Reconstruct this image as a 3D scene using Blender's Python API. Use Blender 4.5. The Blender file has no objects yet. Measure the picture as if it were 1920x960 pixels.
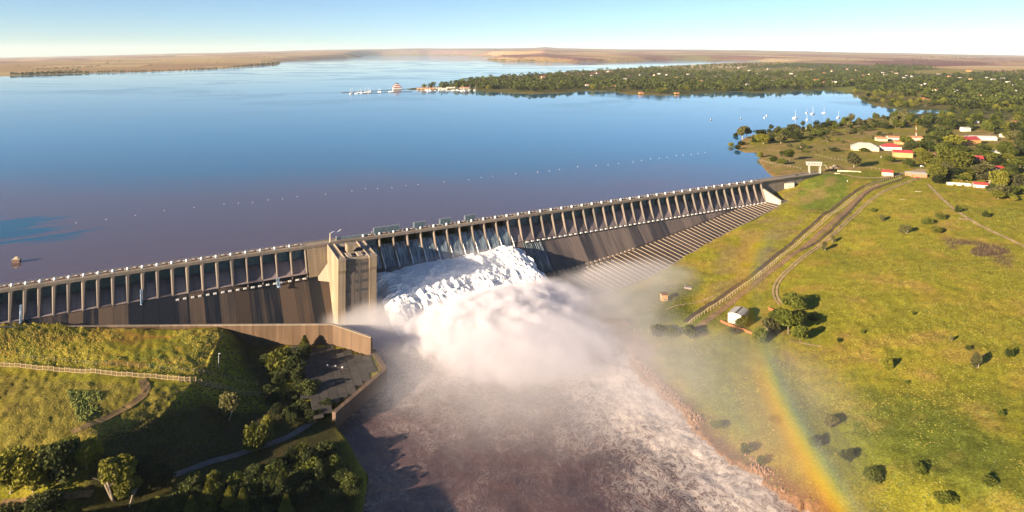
import bpy, bmesh, math, random
import numpy as np
from mathutils import Vector, Matrix
R = math.radians
PI = math.pi
sc = bpy.context.scene
C = sc.collection
random.seed(7)
rng = np.random.default_rng(11)

# ------------------------------------------------------------------ camera, sky, sun, exposure
H, F, YH = 154.0, 1300.0, 97.0           # height of the camera above the lake, focal length and horizon row of the 1920x960 frame
cam = bpy.data.cameras.new('camera')
cam.sensor_width = 36.0
cam.lens = 36.0 * F / 1920
cam.shift_y = -(480 - YH) / 1920
cam.clip_start = 1.0
cam.clip_end = 90000
co = bpy.data.objects.new('camera', cam)
co.location = (0, 0, H)
co.rotation_euler = (R(90), 0, 0)
C.objects.link(co)
sc.camera = co
SUN_AZ, SUN_EL = 52.0, 15.0              # compass direction the light travels to (from +Y to +X), height of the sun
world = bpy.data.worlds.new('World')
sc.world = world
world.use_nodes = True
wn = world.node_tree
wn.nodes.clear()
wo = wn.nodes.new('ShaderNodeOutputWorld')
wb = wn.nodes.new('ShaderNodeBackground')
wb.inputs[1].default_value = 0.050
sk = wn.nodes.new('ShaderNodeTexSky')
sk.sky_type = 'NISHITA'
sk.sun_disc = False
sk.sun_elevation = R(SUN_EL)
sk.sun_rotation = R(SUN_AZ + 180)
sk.altitude = 1400
sk.air_density = 1.0
sk.dust_density = 0.25
sk.ozone_density = 2.2
tc = wn.nodes.new('ShaderNodeTexCoord')
sx = wn.nodes.new('ShaderNodeSeparateXYZ')
mx = wn.nodes.new('ShaderNodeMath'); mx.operation = 'MAXIMUM'; mx.inputs[1].default_value = 0.0
ms_ = wn.nodes.new('ShaderNodeMath'); ms_.operation = 'MULTIPLY_ADD'; ms_.inputs[1].default_value = 1.25; ms_.inputs[2].default_value = 0.015   # clear dry air: the blue reaches low
cx = wn.nodes.new('ShaderNodeCombineXYZ')
wn.links.new(tc.outputs['Generated'], sx.inputs[0])
wn.links.new(sx.outputs[0], cx.inputs[0]); wn.links.new(sx.outputs[1], cx.inputs[1])
wn.links.new(sx.outputs[2], mx.inputs[0]); wn.links.new(mx.outputs[0], ms_.inputs[0]); wn.links.new(ms_.outputs[0], cx.inputs[2])
wn.links.new(cx.outputs[0], sk.inputs[0])
tint = wn.nodes.new('ShaderNodeMix'); tint.data_type = 'RGBA'; tint.blend_type = 'MULTIPLY'; tint.inputs[0].default_value = 1
tint.inputs[7].default_value = (.86, .95, 1.08, 1)
wn.links.new(sk.outputs[0], tint.inputs[6]); wn.links.new(tint.outputs[2], wb.inputs[0]); wn.links.new(wb.outputs[0], wo.inputs[0])
sl = bpy.data.lights.new('sun', 'SUN')
sl.energy = 5.0
sl.angle = R(0.5)
sl.color = (1.0, 0.80, 0.56)
so = bpy.data.objects.new('sun', sl)
LD = Vector((math.sin(R(SUN_AZ)) * math.cos(R(SUN_EL)), math.cos(R(SUN_AZ)) * math.cos(R(SUN_EL)), -math.sin(R(SUN_EL))))
so.rotation_euler = LD.to_track_quat('-Z', 'Y').to_euler()
so.location = (-200, -200, 400)
C.objects.link(so)
vs = sc.view_settings
vs.view_transform = 'Standard'; vs.look = 'None'; vs.gamma = 1.0; vs.use_curve_mapping = False
vs.exposure = 1.7
sc.cycles.max_bounces = 6
sc.cycles.diffuse_bounces = 2
sc.cycles.glossy_bounces = 3
sc.cycles.transmission_bounces = 3
sc.cycles.transparent_max_bounces = 8
sc.cycles.volume_bounces = 4
sc.cycles.volume_max_steps = 128
sc.cycles.use_denoising = True
sc.cycles.use_adaptive_sampling = True

# ------------------------------------------------------------------ helpers
def tag(o, label=None, cat=None, group=None, kind=None):
    if label: o['label'] = label
    if cat: o['category'] = cat
    if group: o['group'] = group
    if kind: o['kind'] = kind
    return o

def empty(name, loc=(0, 0, 0), rz=0.0, scale=1.0):
    o = bpy.data.objects.new(name, None)
    o.location = loc; o.rotation_euler = (0, 0, rz); o.scale = (scale,) * 3
    o.empty_display_size = 0.5
    C.objects.link(o)
    return o

def link(name, me, parent=None, loc=(0, 0, 0), rz=0.0, scale=None):
    o = bpy.data.objects.new(name, me)
    o.location = loc; o.rotation_euler = (0, 0, rz)
    if scale is not None: o.scale = scale if hasattr(scale, '__len__') else (scale,) * 3
    C.objects.link(o)
    if parent is not None: o.parent = parent
    return o

class MB:
    """collects shapes with material slots and makes one mesh"""
    def __init__(s):
        s.v = []; s.f = []; s.mi = []; s.mats = []; s.m = 0
    def mat(s, m):
        if m not in s.mats: s.mats.append(m)
        s.m = s.mats.index(m)
        return s
    def add(s, vs_, fs_):
        b = len(s.v)
        s.v += [tuple(p) for p in vs_]
        for f in fs_:
            s.f.append(tuple(b + i for i in f)); s.mi.append(s.m)
        return s
    def hexa(s, p):
        return s.add(p, [(0, 3, 2, 1), (4, 5, 6, 7), (0, 1, 5, 4), (1, 2, 6, 5), (2, 3, 7, 6), (3, 0, 4, 7)])
    def box(s, x0, x1, y0, y1, z0, z1):
        return s.hexa([(x0, y0, z0), (x1, y0, z0), (x1, y1, z0), (x0, y1, z0), (x0, y0, z1), (x1, y0, z1), (x1, y1, z1), (x0, y1, z1)])
    def rbox(s, cx_, cy_, cz_, lx, ly, lz, rz=0.0):
        c, q = math.cos(rz), math.sin(rz)
        P = []
        for dz in (-.5, .5):
            for dx, dy in ((-.5, -.5), (.5, -.5), (.5, .5), (-.5, .5)):
                X, Y = dx * lx, dy * ly
                P.append((cx_ + X * c - Y * q, cy_ + X * q + Y * c, cz_ + dz * lz))
        return s.hexa(P)
    def tube(s, a, b, r0, r1=None, n=6, cap=True):
        r1 = r0 if r1 is None else r1
        a, b = Vector(a), Vector(b)
        d = (b - a).normalized()
        e = d.orthogonal().normalized(); g = d.cross(e)
        P = []
        for c_, r in ((a, r0), (b, r1)):
            for k in range(n):
                t = 2 * PI * k / n
                P.append(c_ + e * (math.cos(t) * r) + g * (math.sin(t) * r))
        fs = [(k, (k + 1) % n, n + (k + 1) % n, n + k) for k in range(n)]
        if cap: fs += [tuple(range(n - 1, -1, -1)), tuple(range(n, 2 * n))]
        return s.add(P, fs)
    def dome(s, c, r, n=10, m=4, zs=1.0, z0=0.0):
        P = []; fs = []
        for j in range(m):
            t = (PI / 2) * j / m
            for k in range(n):
                a = 2 * PI * k / n
                P.append((c[0] + r * math.cos(t) * math.cos(a), c[1] + r * math.cos(t) * math.sin(a), c[2] + r * zs * math.sin(t)))
        P.append((c[0], c[1], c[2] + r * zs))
        for j in range(m - 1):
            for k in range(n):
                fs.append((j * n + k, j * n + (k + 1) % n, (j + 1) * n + (k + 1) % n, (j + 1) * n + k))
        for k in range(n): fs.append(((m - 1) * n + k, (m - 1) * n + (k + 1) % n, m * n))
        return s.add(P, fs)
    def mesh(s, name, smooth=False):
        me = bpy.data.meshes.new(name)
        me.from_pydata(s.v, [], s.f)
        for m in s.mats: me.materials.append(m)
        if s.mats: me.polygons.foreach_set('material_index', s.mi)
        if smooth: me.polygons.foreach_set('use_smooth', [True] * len(me.polygons))
        me.update()
        return me
    def build(s, name, parent=None, **k):
        sm = k.pop('smooth', False)
        return link(name, s.mesh(name, sm), parent, **k)

def np_mesh(name, V, Fq, mat=None, smooth=True, colors=None):
    me = bpy.data.meshes.new(name)
    nv, nf, k = len(V), len(Fq), Fq.shape[1]
    me.vertices.add(nv); me.vertices.foreach_set('co', np.ascontiguousarray(V, dtype=np.float32).ravel())
    me.loops.add(nf * k); me.loops.foreach_set('vertex_index', np.ascontiguousarray(Fq, dtype=np.int32).ravel())
    me.polygons.add(nf)
    me.polygons.foreach_set('loop_start', np.arange(0, nf * k, k, dtype=np.int32))
    me.polygons.foreach_set('loop_total', np.full(nf, k, dtype=np.int32))
    me.polygons.foreach_set('use_smooth', np.full(nf, smooth, dtype=bool))
    if mat: me.materials.append(mat)
    if colors is not None:
        at = me.color_attributes.new('ground', 'FLOAT_COLOR', 'POINT')
        cc = np.ones((nv, 4), dtype=np.float32); cc[:, :colors.shape[1]] = colors
        at.data.foreach_set('color', cc.ravel())
    me.update(calc_edges=True)
    return me

# ---- numpy value noise
def _h(ix, iy, seed):
    n = (ix.astype(np.int64) * 374761393 + iy.astype(np.int64) * 668265263 + seed * 974711) & 0x7fffffff
    n = ((n ^ (n >> 13)) * 1274126177) & 0x7fffffff
    n = n ^ (n >> 16)
    return (n & 0xffffff) / float(0xffffff)
def vnoise(x, y, seed=0):
    ix, iy = np.floor(x), np.floor(y)
    fx, fy = x - ix, y - iy
    fx = fx * fx * (3 - 2 * fx); fy = fy * fy * (3 - 2 * fy)
    a = _h(ix, iy, seed); b = _h(ix + 1, iy, seed); c = _h(ix, iy + 1, seed); d = _h(ix + 1, iy + 1, seed)
    return (a * (1 - fx) + b * fx) * (1 - fy) + (c * (1 - fx) + d * fx) * fy
def fbm(x, y, oct_=4, seed=0):
    s = 0; a = .5; t = 0
    for k in range(oct_):
        s = s + a * vnoise(x * 2 ** k + 17.3 * k, y * 2 ** k - 9.1 * k, seed + k); t += a; a *= .5
    return s / t

def vnoise3(x, y, z, seed=0):
    iz = np.floor(z); fz = z - iz; fz = fz * fz * (3 - 2 * fz)
    def lay_(k):
        ix, iy = np.floor(x), np.floor(y); fx, fy = x - ix, y - iy
        fx = fx * fx * (3 - 2 * fx); fy = fy * fy * (3 - 2 * fy)
        kz = (iz + k) * 131
        g = lambda a, b: _h(ix + a + kz, iy + b + kz * 3, seed)
        return (g(0, 0) * (1 - fx) + g(1, 0) * fx) * (1 - fy) + (g(0, 1) * (1 - fx) + g(1, 1) * fx) * fy
    return lay_(0) * (1 - fz) + lay_(1) * fz
# ---- materials
def new_mat(name):
    m = bpy.data.materials.new(name); m.use_nodes = True
    nt = m.node_tree
    b = nt.nodes['Principled BSDF']
    return m, nt, b
def nd(nt, typ, **k):
    n = nt.nodes.new(typ)
    for a, v in k.items():
        if a.startswith('i_'): n.inputs[int(a[2:])].default_value = v
        else: setattr(n, a, v)
    return n
def ramp(nt, fac, stops, interp='LINEAR'):
    r = nt.nodes.new('ShaderNodeValToRGB')
    r.color_ramp.interpolation = interp
    el = r.color_ramp.elements
    while len(el) < len(stops): el.new(0.5)
    for e, (p, c) in zip(el, stops):
        e.position = p; e.color = (c[0], c[1], c[2], c[3] if len(c) > 3 else 1) if hasattr(c, '__len__') else (c, c, c, 1)
    nt.links.new(fac, r.inputs[0])
    return r.outputs[0]
def mixc(nt, fac, a, b, mode='MIX'):
    n = nt.nodes.new('ShaderNodeMix'); n.data_type = 'RGBA'; n.blend_type = mode
    for k, v in ((0, fac), (6, a), (7, b)):
        if isinstance(v, (int, float)): n.inputs[k].default_value = v
        elif isinstance(v, (tuple, list)): n.inputs[k].default_value = (*v, 1) if len(v) == 3 else v
        else: nt.links.new(v, n.inputs[k])
    return n.outputs[2]
def mth(nt, op, a, b=None, c=None, clamp=False):
    n = nt.nodes.new('ShaderNodeMath'); n.operation = op; n.use_clamp = clamp
    for k, v in enumerate((a, b, c)):
        if v is None: continue
        if isinstance(v, (int, float)): n.inputs[k].default_value = v
        else: nt.links.new(v, n.inputs[k])
    return n.outputs[0]
def noise(nt, scale, detail=4, rough=.55, vec=None, dist=0.0, stretch=None, coord='Object'):
    n = nd(nt, 'ShaderNodeTexNoise')
    n.inputs['Scale'].default_value = scale; n.inputs['Detail'].default_value = detail
    n.inputs['Roughness'].default_value = rough; n.inputs['Distortion'].default_value = dist
    if vec is None:
        t = nt.nodes.new('ShaderNodeTexCoord'); vec = t.outputs[coord]
    if stretch:
        mp = nt.nodes.new('ShaderNodeMapping'); mp.inputs['Scale'].default_value = stretch
        nt.links.new(vec, mp.inputs[0]); vec = mp.outputs[0]
    nt.links.new(vec, n.inputs['Vector'])
    return n.outputs[0]
def world_pos(nt):
    return nt.nodes.new('ShaderNodeNewGeometry').outputs['Position']
def bump(nt, b, h, dist, strength=1.0):
    n = nt.nodes.new('ShaderNodeBump'); n.inputs['Strength'].default_value = strength; n.inputs['Distance'].default_value = dist
    nt.links.new(h, n.inputs['Height']); nt.links.new(n.outputs[0], b.inputs['Normal'])
def simple(name, col, rough=.7, var=.25, scale=2.0, metal=0.0, rnd=0.0, stretch=None, bmp=0.0):
    m, nt, b = new_mat(name)
    v = noise(nt, scale, 5, .6, stretch=stretch, vec=world_pos(nt))
    lo = tuple(c * (1 - var) for c in col); hi = tuple(min(1, c * (1 + var)) for c in col)
    c = ramp(nt, v, [(.3, lo), (.7, hi)])
    if rnd:
        oi = nt.nodes.new('ShaderNodeObjectInfo')
        k = mth(nt, 'MULTIPLY_ADD', oi.outputs['Random'], rnd * 2, 1 - rnd)
        c = mixc(nt, 1.0, c, k, 'MULTIPLY')
    nt.links.new(c, b.inputs['Base Color'])
    b.inputs['Roughness'].default_value = rough; b.inputs['Metallic'].default_value = metal
    if bmp: bump(nt, b, v, bmp)
    return m
def foliage(name, dark, light, trans=.25):
    m, nt, b = new_mat(name)
    oi = nt.nodes.new('ShaderNodeObjectInfo')
    v = noise(nt, .22, 3, .6, vec=world_pos(nt))
    v2 = noise(nt, 2.5, 2, .6, vec=world_pos(nt))
    k = mth(nt, 'MULTIPLY_ADD', oi.outputs['Random'], .5, mth(nt, 'MULTIPLY_ADD', v, .7, mth(nt, 'MULTIPLY', v2, .4)))
    c = ramp(nt, k, [(.45, dark), (1.15 if False else 1.0, light)])
    nt.links.new(c, b.inputs['Base Color'])
    b.inputs['Roughness'].default_value = .75
    b.inputs['Specular IOR Level'].default_value = .2
    tr = nt.nodes.new('ShaderNodeBsdfTranslucent'); nt.links.new(c, tr.inputs[0])
    ms = nt.nodes.new('ShaderNodeMixShader'); ms.inputs[0].default_value = trans
    nt.links.new(b.outputs[0], ms.inputs[1]); nt.links.new(tr.outputs[0], ms.inputs[2])
    nt.links.new(ms.outputs[0], nt.nodes['Material Output'].inputs[0])
    return m

def concrete(name, dry, wet, streak=1.0, rnd=.12, joints=True):
    """weathered concrete: stains run down the slope, construction joints across it; coordinates of the dam"""
    m, nt, b = new_mat(name)
    t = nt.nodes.new('ShaderNodeTexCoord').outputs['Object']
    p = world_pos(nt)
    rot = nt.nodes.new('ShaderNodeMapping'); rot.vector_type = 'POINT'; rot.inputs['Rotation'].default_value = (0, 0, -R(30.815))
    nt.links.new(p, rot.inputs[0])
    big = noise(nt, .03, 4, .6, vec=rot.outputs[0], stretch=(1, .25, .35))
    st = noise(nt, .45, 5, .65, vec=rot.outputs[0], stretch=(1, .035, .03))
    fine = noise(nt, 1.6, 5, .7, vec=p)
    oi = nt.nodes.new('ShaderNodeObjectInfo')
    k = mth(nt, 'ADD', mth(nt, 'MULTIPLY', st, .62 * streak), mth(nt, 'MULTIPLY', big, .42))
    k = mth(nt, 'ADD', k, mth(nt, 'MULTIPLY_ADD', oi.outputs['Random'], rnd, -rnd / 2))
    c = ramp(nt, k, [(.36, wet), (.64, dry)])
    c = mixc(nt, 1.0, c, ramp(nt, fine, [(.3, .78), (.7, 1.12)]), 'MULTIPLY')
    if joints:
        sz = nt.nodes.new('ShaderNodeSeparateXYZ'); nt.links.new(p, sz.inputs[0])
        fr = mth(nt, 'FRACT', mth(nt, 'MULTIPLY', sz.outputs[2], .5))
        c = mixc(nt, 1.0, c, ramp(nt, fr, [(0.0, .62), (.06, 1.0), (1.0, 1.0)]), 'MULTIPLY')
    nt.links.new(c, b.inputs['Base Color'])
    r = ramp(nt, k, [(.36, .45), (.6, .85)])
    nt.links.new(r, b.inputs['Roughness'])
    bump(nt, b, fine, .05)
    return m

M = {}
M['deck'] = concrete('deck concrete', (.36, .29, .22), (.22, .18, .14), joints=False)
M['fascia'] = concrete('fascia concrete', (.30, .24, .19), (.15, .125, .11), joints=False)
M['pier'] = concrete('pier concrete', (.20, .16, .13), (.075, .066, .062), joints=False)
M['ogee'] = concrete('spillway concrete', (.24, .19, .19), (.07, .06, .07), rnd=.25)
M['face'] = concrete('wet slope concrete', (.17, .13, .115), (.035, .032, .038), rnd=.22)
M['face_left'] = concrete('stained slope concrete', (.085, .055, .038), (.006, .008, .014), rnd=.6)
M['apron'] = concrete('apron concrete', (.115, .085, .07), (.045, .036, .034), streak=.6)
M['pale'] = concrete('pale concrete', (.62, .55, .42), (.42, .36, .27), streak=.5, rnd=0)
M['tower'] = concrete('tower concrete', (.36, .275, .18), (.15, .115, .08), streak=.9, rnd=0)
M['tower_shade'] = concrete('tower facade concrete', (.135, .108, .09), (.045, .042, .042), streak=1.1, rnd=0)  # stained tower concrete, darker: the shade of the front is in its colour
M['wall_orange'] = concrete('retaining wall concrete', (.215, .125, .062), (.095, .058, .034), streak=.6, rnd=0)
M['wall_brown'] = concrete('river wall concrete', (.17, .105, .065), (.06, .042, .033), streak=.9, rnd=0)
M['rib'] = simple('rib concrete', (.22, .17, .13), .8, .2, .6)
M['white'] = simple('white paint', (.74, .74, .74), .5, .08, 3)
M['block'] = simple('bright concrete block', (.62, .60, .58), .8, .2, 1)
M['gate'] = simple('dark blue green gate steel', (.055, .12, .15), .5, .35, 1.2, rnd=.2, stretch=(1, 1, .2))
M['gate_raised'] = simple('grey blue gate steel', (.16, .22, .25), .5, .25, 1.2)
M['glass'] = simple('dark window glass', (.03, .035, .04), .15, .2, 2)
M['dark'] = simple('dark roofing felt', (.045, .045, .05), .9, .3, 1)
M['steel'] = simple('grey galvanised steel', (.30, .31, .32), .4, .15, 3, metal=.3)
M['winch'] = simple('brown machine housing', (.17, .10, .07), .7, .3, 2)
M['bark'] = simple('bark', (.13, .10, .075), .9, .3, 3)
M['bark_pale'] = simple('pale bark', (.34, .28, .21), .9, .25, 2)
M['leaf'] = foliage('green leaves', (.016, .028, .006), (.11, .125, .018))
M['leaf_dark'] = foliage('dark green leaves', (.010, .017, .006), (.066, .078, .020))
M['leaf_yellow'] = foliage('yellow green leaves', (.045, .055, .010), (.21, .20, .025))
M['leaf_olive'] = foliage('olive grey leaves', (.035, .036, .016), (.15, .14, .05))
M['red_roof'] = simple('red sheet roof', (.40, .05, .05), .5, .15, .3, rnd=.15)
M['orange_roof'] = simple('orange tile roof', (.45, .17, .09), .8, .2, .6, rnd=.15)
M['grey_roof'] = simple('grey sheet roof', (.42, .40, .36), .5, .15, .4, rnd=.25)
M['brown_roof'] = simple('brown tile roof', (.16, .08, .05), .8, .2, .6, rnd=.2)
M['white_wall'] = simple('white plaster', (.60, .55, .47), .85, .1, .5, rnd=.15)
M['cream_wall'] = simple('cream plaster', (.58, .47, .30), .85, .1, .5)
M['orange_wall'] = simple('orange brick wall', (.50, .26, .10), .85, .15, .8)
M['brick_wall'] = simple('brick wall', (.34, .17, .09), .85, .2, .8)
M['dirt'] = simple('pale dirt track', (.30, .21, .11), .95, .25, .4)
M['rut'] = simple('bare wheel rut', (.40, .29, .16), .95, .2, .5)
M['verge'] = simple('brown dry verge', (.19, .115, .05), .95, .35, .5)
M['ditch'] = simple('dark ditch earth', (.07, .045, .025), .95, .3, .5)
M['rust'] = simple('rusty steel fence', (.30, .10, .04), .85, .25, 1)
M['post'] = simple('weathered fence post', (.42, .33, .20), .85, .2, 1)
M['palisade'] = simple('pale concrete palisade', (.36, .26, .15), .85, .15, 1)
M['rock'] = simple('red brown rock', (.20, .105, .06), .9, .45, .5)
M['pave'] = simple('shade darkened paving slab', (.045, .038, .033), .85, .3, .5, rnd=.3)  # slabs darkened: the shade over the yard is in their colour
M['path'] = simple('grey concrete path', (.11, .10, .10), .9, .25, .3)
M['hull'] = simple('white hull', (.8, .8, .78), .35, .05, 2)
M['sail'] = simple('sail cover', (.12, .2, .42), .6, .1, 2)

# ------------------------------------------------------------------ frame of the dam
A2 = np.array([-322.9, 437.2]); U2 = np.array([.858826, .512267]); N2 = np.array([.512267, -.858826])
DAM_RZ = math.atan2(U2[1], U2[0])
def so_of(X, Y):
    dx, dy = X - A2[0], Y - A2[1]
    return dx * U2[0] + dy * U2[1], dx * N2[0] + dy * N2[1]
def dam_xy(s, o):
    return A2[0] + s * U2[0] + o * N2[0], A2[1] + s * U2[1] + o * N2[1]
def unp(px, py, z):
    """where the sight line through this picture point meets height z"""
    Y = (H - z) * F / (py - YH)
    return ((px - 960) / F * Y, Y)

Z_RIVER = -50.0
def interp(x, pts): return float(np.interp(x, [p[0] for p in pts], [p[1] for p in pts]))
zfoot = lambda s: interp(s, [(-60, -13), (0, -14), (300, -17.5), (900, -17.5)])
z_rib = lambda s: interp(s, [(415, -43), (480, -39), (596, -27), (668, -18.5), (712, -17.8)])
o_rib = lambda s: 7.5 + .8 * (zfoot(s) - z_rib(s))
o_bnd = lambda s: interp(s, [(384, 92), (470, 80), (595, 48), (726, 26)])
z_bnd = lambda s: interp(s, [(384, -46.5), (470, -44), (595, -32), (726, -15.5)])

# ------------------------------------------------------------------ land and water outlines, in metres
def PX(pts, z=0.0): return np.array([unp(x, y, z) for x, y in pts])
LAND = PX([(1449, 332), (1440, 325), (1432, 317), (1423, 306), (1425, 299), (1423, 287), (1395, 286), (1382, 281), (1384, 270),
           (1396, 258), (1415, 252), (1441, 247), (1489, 242), (1530, 237), (1570, 232), (1610, 226), (1650, 219), (1700, 214), (1790, 211),
           (1795, 206), (1700, 207), (1672, 203), (1640, 199), (1618, 190), (1600, 178), (1580, 172), (1540, 170), (1500, 171), (1460, 174), (1420, 175),
           (1380, 172), (1340, 174), (1300, 177), (1260, 179), (1180, 178), (1150, 172), (1100, 171), (1060, 174), (1000, 177), (940, 174), (880, 170), (830, 168),
           (770, 169), (757, 167), (775, 165), (820, 162), (850, 156), (880, 151), (950, 144), (1010, 139), (1080, 134), (1180, 128), (1260, 124),
           (1330, 121), (1400, 119), (1475, 117), (1375, 112.6), (1300, 112.8), (1250, 113.5), (1200, 115), (1080, 117), (1000, 115.4), (915, 113.6), (912, 111.5),
           (1000, 109.5), (980, 107), (900, 106), (870, 104.3), (800, 103.6), (720, 103.8), (690, 104.4), (676, 108), (620, 110.8), (560, 113.2), (526, 116), (523, 121),
           (480, 124), (420, 129), (300, 134), (150, 138), (60, 141), (0, 143), (-120, 148), (-300, 156)])
LAND = np.vstack([LAND, [[-9000, 3800], [-60000, 8000], [-60000, 60000], [60000, 60000], [60000, 700], [900, 790], [dam_xy(850, -10)[0], dam_xy(850, -10)[1]]]])
rp = lambda x, y: unp(x, y, Z_RIVER)
WALLY = 466.0
RIVER = np.array([dam_xy(90, 14), (unp(300, 612, -28.8)[0], WALLY + 1), (unp(625, 609, -28.8)[0], WALLY + 1), unp(697, 634, -30.5),
                  (unp(700, 657, -41.5)), (unp(722, 693, -41.5)), unp(627, 776, -41.5), rp(648, 830), rp(668, 870), rp(690, 905), rp(680, 960), rp(650, 1200),
                  rp(2000, 1300), rp(1700, 1100), rp(1500, 957), rp(1405, 890), rp(1330, 830), rp(1262, 770), rp(1205, 712), rp(1160, 655), rp(1120, 610), rp(1088, 575),
                  dam_xy(386, 92), dam_xy(400, 40), dam_xy(400, 14)])
def sdist(P, poly):
    """signed distance to a polygon, positive inside"""
    x, y = P[:, 0], P[:, 1]
    best = np.full(len(x), 1e18); inside = np.zeros(len(x), bool)
    n = len(poly)
    for i in range(n):
        ax, ay = poly[i]; bx, by = poly[(i + 1) % n]
        ex, ey = bx - ax, by - ay
        L = ex * ex + ey * ey + 1e-9
        t = np.clip(((x - ax) * ex + (y - ay) * ey) / L, 0, 1)
        d = (x - ax - t * ex) ** 2 + (y - ay - t * ey) ** 2
        np.minimum(best, d, out=best)
        cr = ((ay > y) != (by > y)) & (x < ex * (y - ay) / (ey if abs(ey) > 1e-9 else 1e-9) + ax)
        inside ^= cr
    d = np.sqrt(best)
    return np.where(inside, d, -d)

SHADE_KNOLL = np.array([(-262, 90), (-268, 180), (-255, 222), (-225, 236), (-200, 230), (-180, 236), (-168, 228), (-156, 233), (-146, 215), (-142, 90)], float)  # unseen hill below the frame, added to shade the lower left bank
TERR = np.array([unp(*q) for q in [(-900, 560, -10), (0, 600, -14), (418, 609, -28), (402, 645, -28), (385, 680, -27), (360, 712, -26), (295, 758, -25), (185, 822, -25), (97, 836, -26), (0, 846, -26), (-900, 900, -26)]])
CP = [(-300, 600, -6), (-300, 700, -20), (-300, 900, -32), (0, 616, -14), (0, 645, -19), (100, 616, -19), (200, 614, -24), (300, 613.5, -28), (400, 613.5, -29.3),
      (0, 682, -25.5), (150, 692, -27.5), (300, 706, -28), (400, 724, -29), (100, 800, -26.5), (200, 775, -27), (290, 742, -27), (335, 712, -28), (200, 650, -25.5), (330, 655, -28),
      (0, 850, -27), (97, 836, -27), (180, 818, -27), (180, 915, -44), (0, 940, -42), (60, 985, -44), (-300, 1050, -42),
      (300, 885, -46.5), (380, 850, -46.5), (450, 815, -46.5), (520, 775, -45.5), (560, 790, -47), (600, 805, -47), (640, 850, -48.5), (500, 870, -47.5), (400, 960, -48), (600, 960, -48.5), (200, 1020, -46), (500, 1150, -48.5),
      (430, 640, -31), (450, 700, -35), (490, 660, -38), (500, 725, -41), (530, 655, -42), (560, 700, -42), (620, 652, -42), (690, 670, -42), (700, 690, -42), (640, 755, -42),
      (1100, 572, -46), (1150, 553, -46.2), (1222, 526, -44.3), (1300, 483, -37.6), (1355, 446, -32.3), (1420, 412, -24.5), (1478, 380, -16), (1260, 575, -42), (1180, 600, -45), (1200, 640, -46.5), (1300, 620, -40),
      (1385, 600, -37), (1450, 560, -32), (1400, 520, -33), (1480, 480, -24), (1540, 400, -12), (1560, 360, -6), (1500, 355, -8), (1455, 362, -12), (1520, 340, -2), (1545, 330, 2.2),
      (1600, 332, 2.5), (1700, 338, 2), (1740, 348, 1), (1800, 365, 0), (1900, 385, 1), (2200, 420, 3), (1600, 400, -12), (1700, 400, -7), (1900, 450, -6), (1600, 470, -21), (1750, 500, -15),
      (1900, 560, -15), (2200, 620, -10), (1500, 600, -33), (1600, 620, -29), (1800, 650, -22), (1900, 750, -23), (2200, 900, -20), (1240, 705, -47.5), (1320, 770, -48), (1400, 830, -48.2), (1400, 700, -41),
      (1500, 760, -41), (1600, 800, -37), (1500, 920, -47.7), (1600, 960, -46), (1750, 900, -33), (1900, 1000, -32), (1700, 1080, -44),
      (1470, 405, -20), (1535, 440, -17.5), (1650, 300, 4), (1900, 300, 4), (2200, 300, 4)]
cpx = np.array([unp(*c) for c in CP]); cpz = np.array([c[2] for c in CP], float)
D = np.linalg.norm(cpx[:, None] - cpx[None], axis=2)
nC = len(cpz)
K = np.zeros((nC + 1, nC + 1)); K[:nC, :nC] = -D + np.eye(nC) * 0.8; K[:nC, nC] = 1; K[nC, :nC] = 1
rw = np.linalg.solve(K, np.append(cpz, 0))
def rbf(X, Y):
    out = np.full(X.shape, rw[nC])
    for i in range(nC):
        out -= rw[i] * np.hypot(X - cpx[i, 0], Y - cpx[i, 1])
    return out
SIL = [(-600, 113), (-300, 112), (0, 109.5), (150, 106), (300, 102), (400, 99.5), (520, 96.5), (640, 93.5), (780, 91.5), (900, 91.3), (990, 90.7), (1022, 88.6), (1045, 90.6), (1120, 92), (1300, 93.5), (1400, 94.5), (1600, 98.5), (1800, 102.5), (1920, 105), (2300, 110)]
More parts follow.
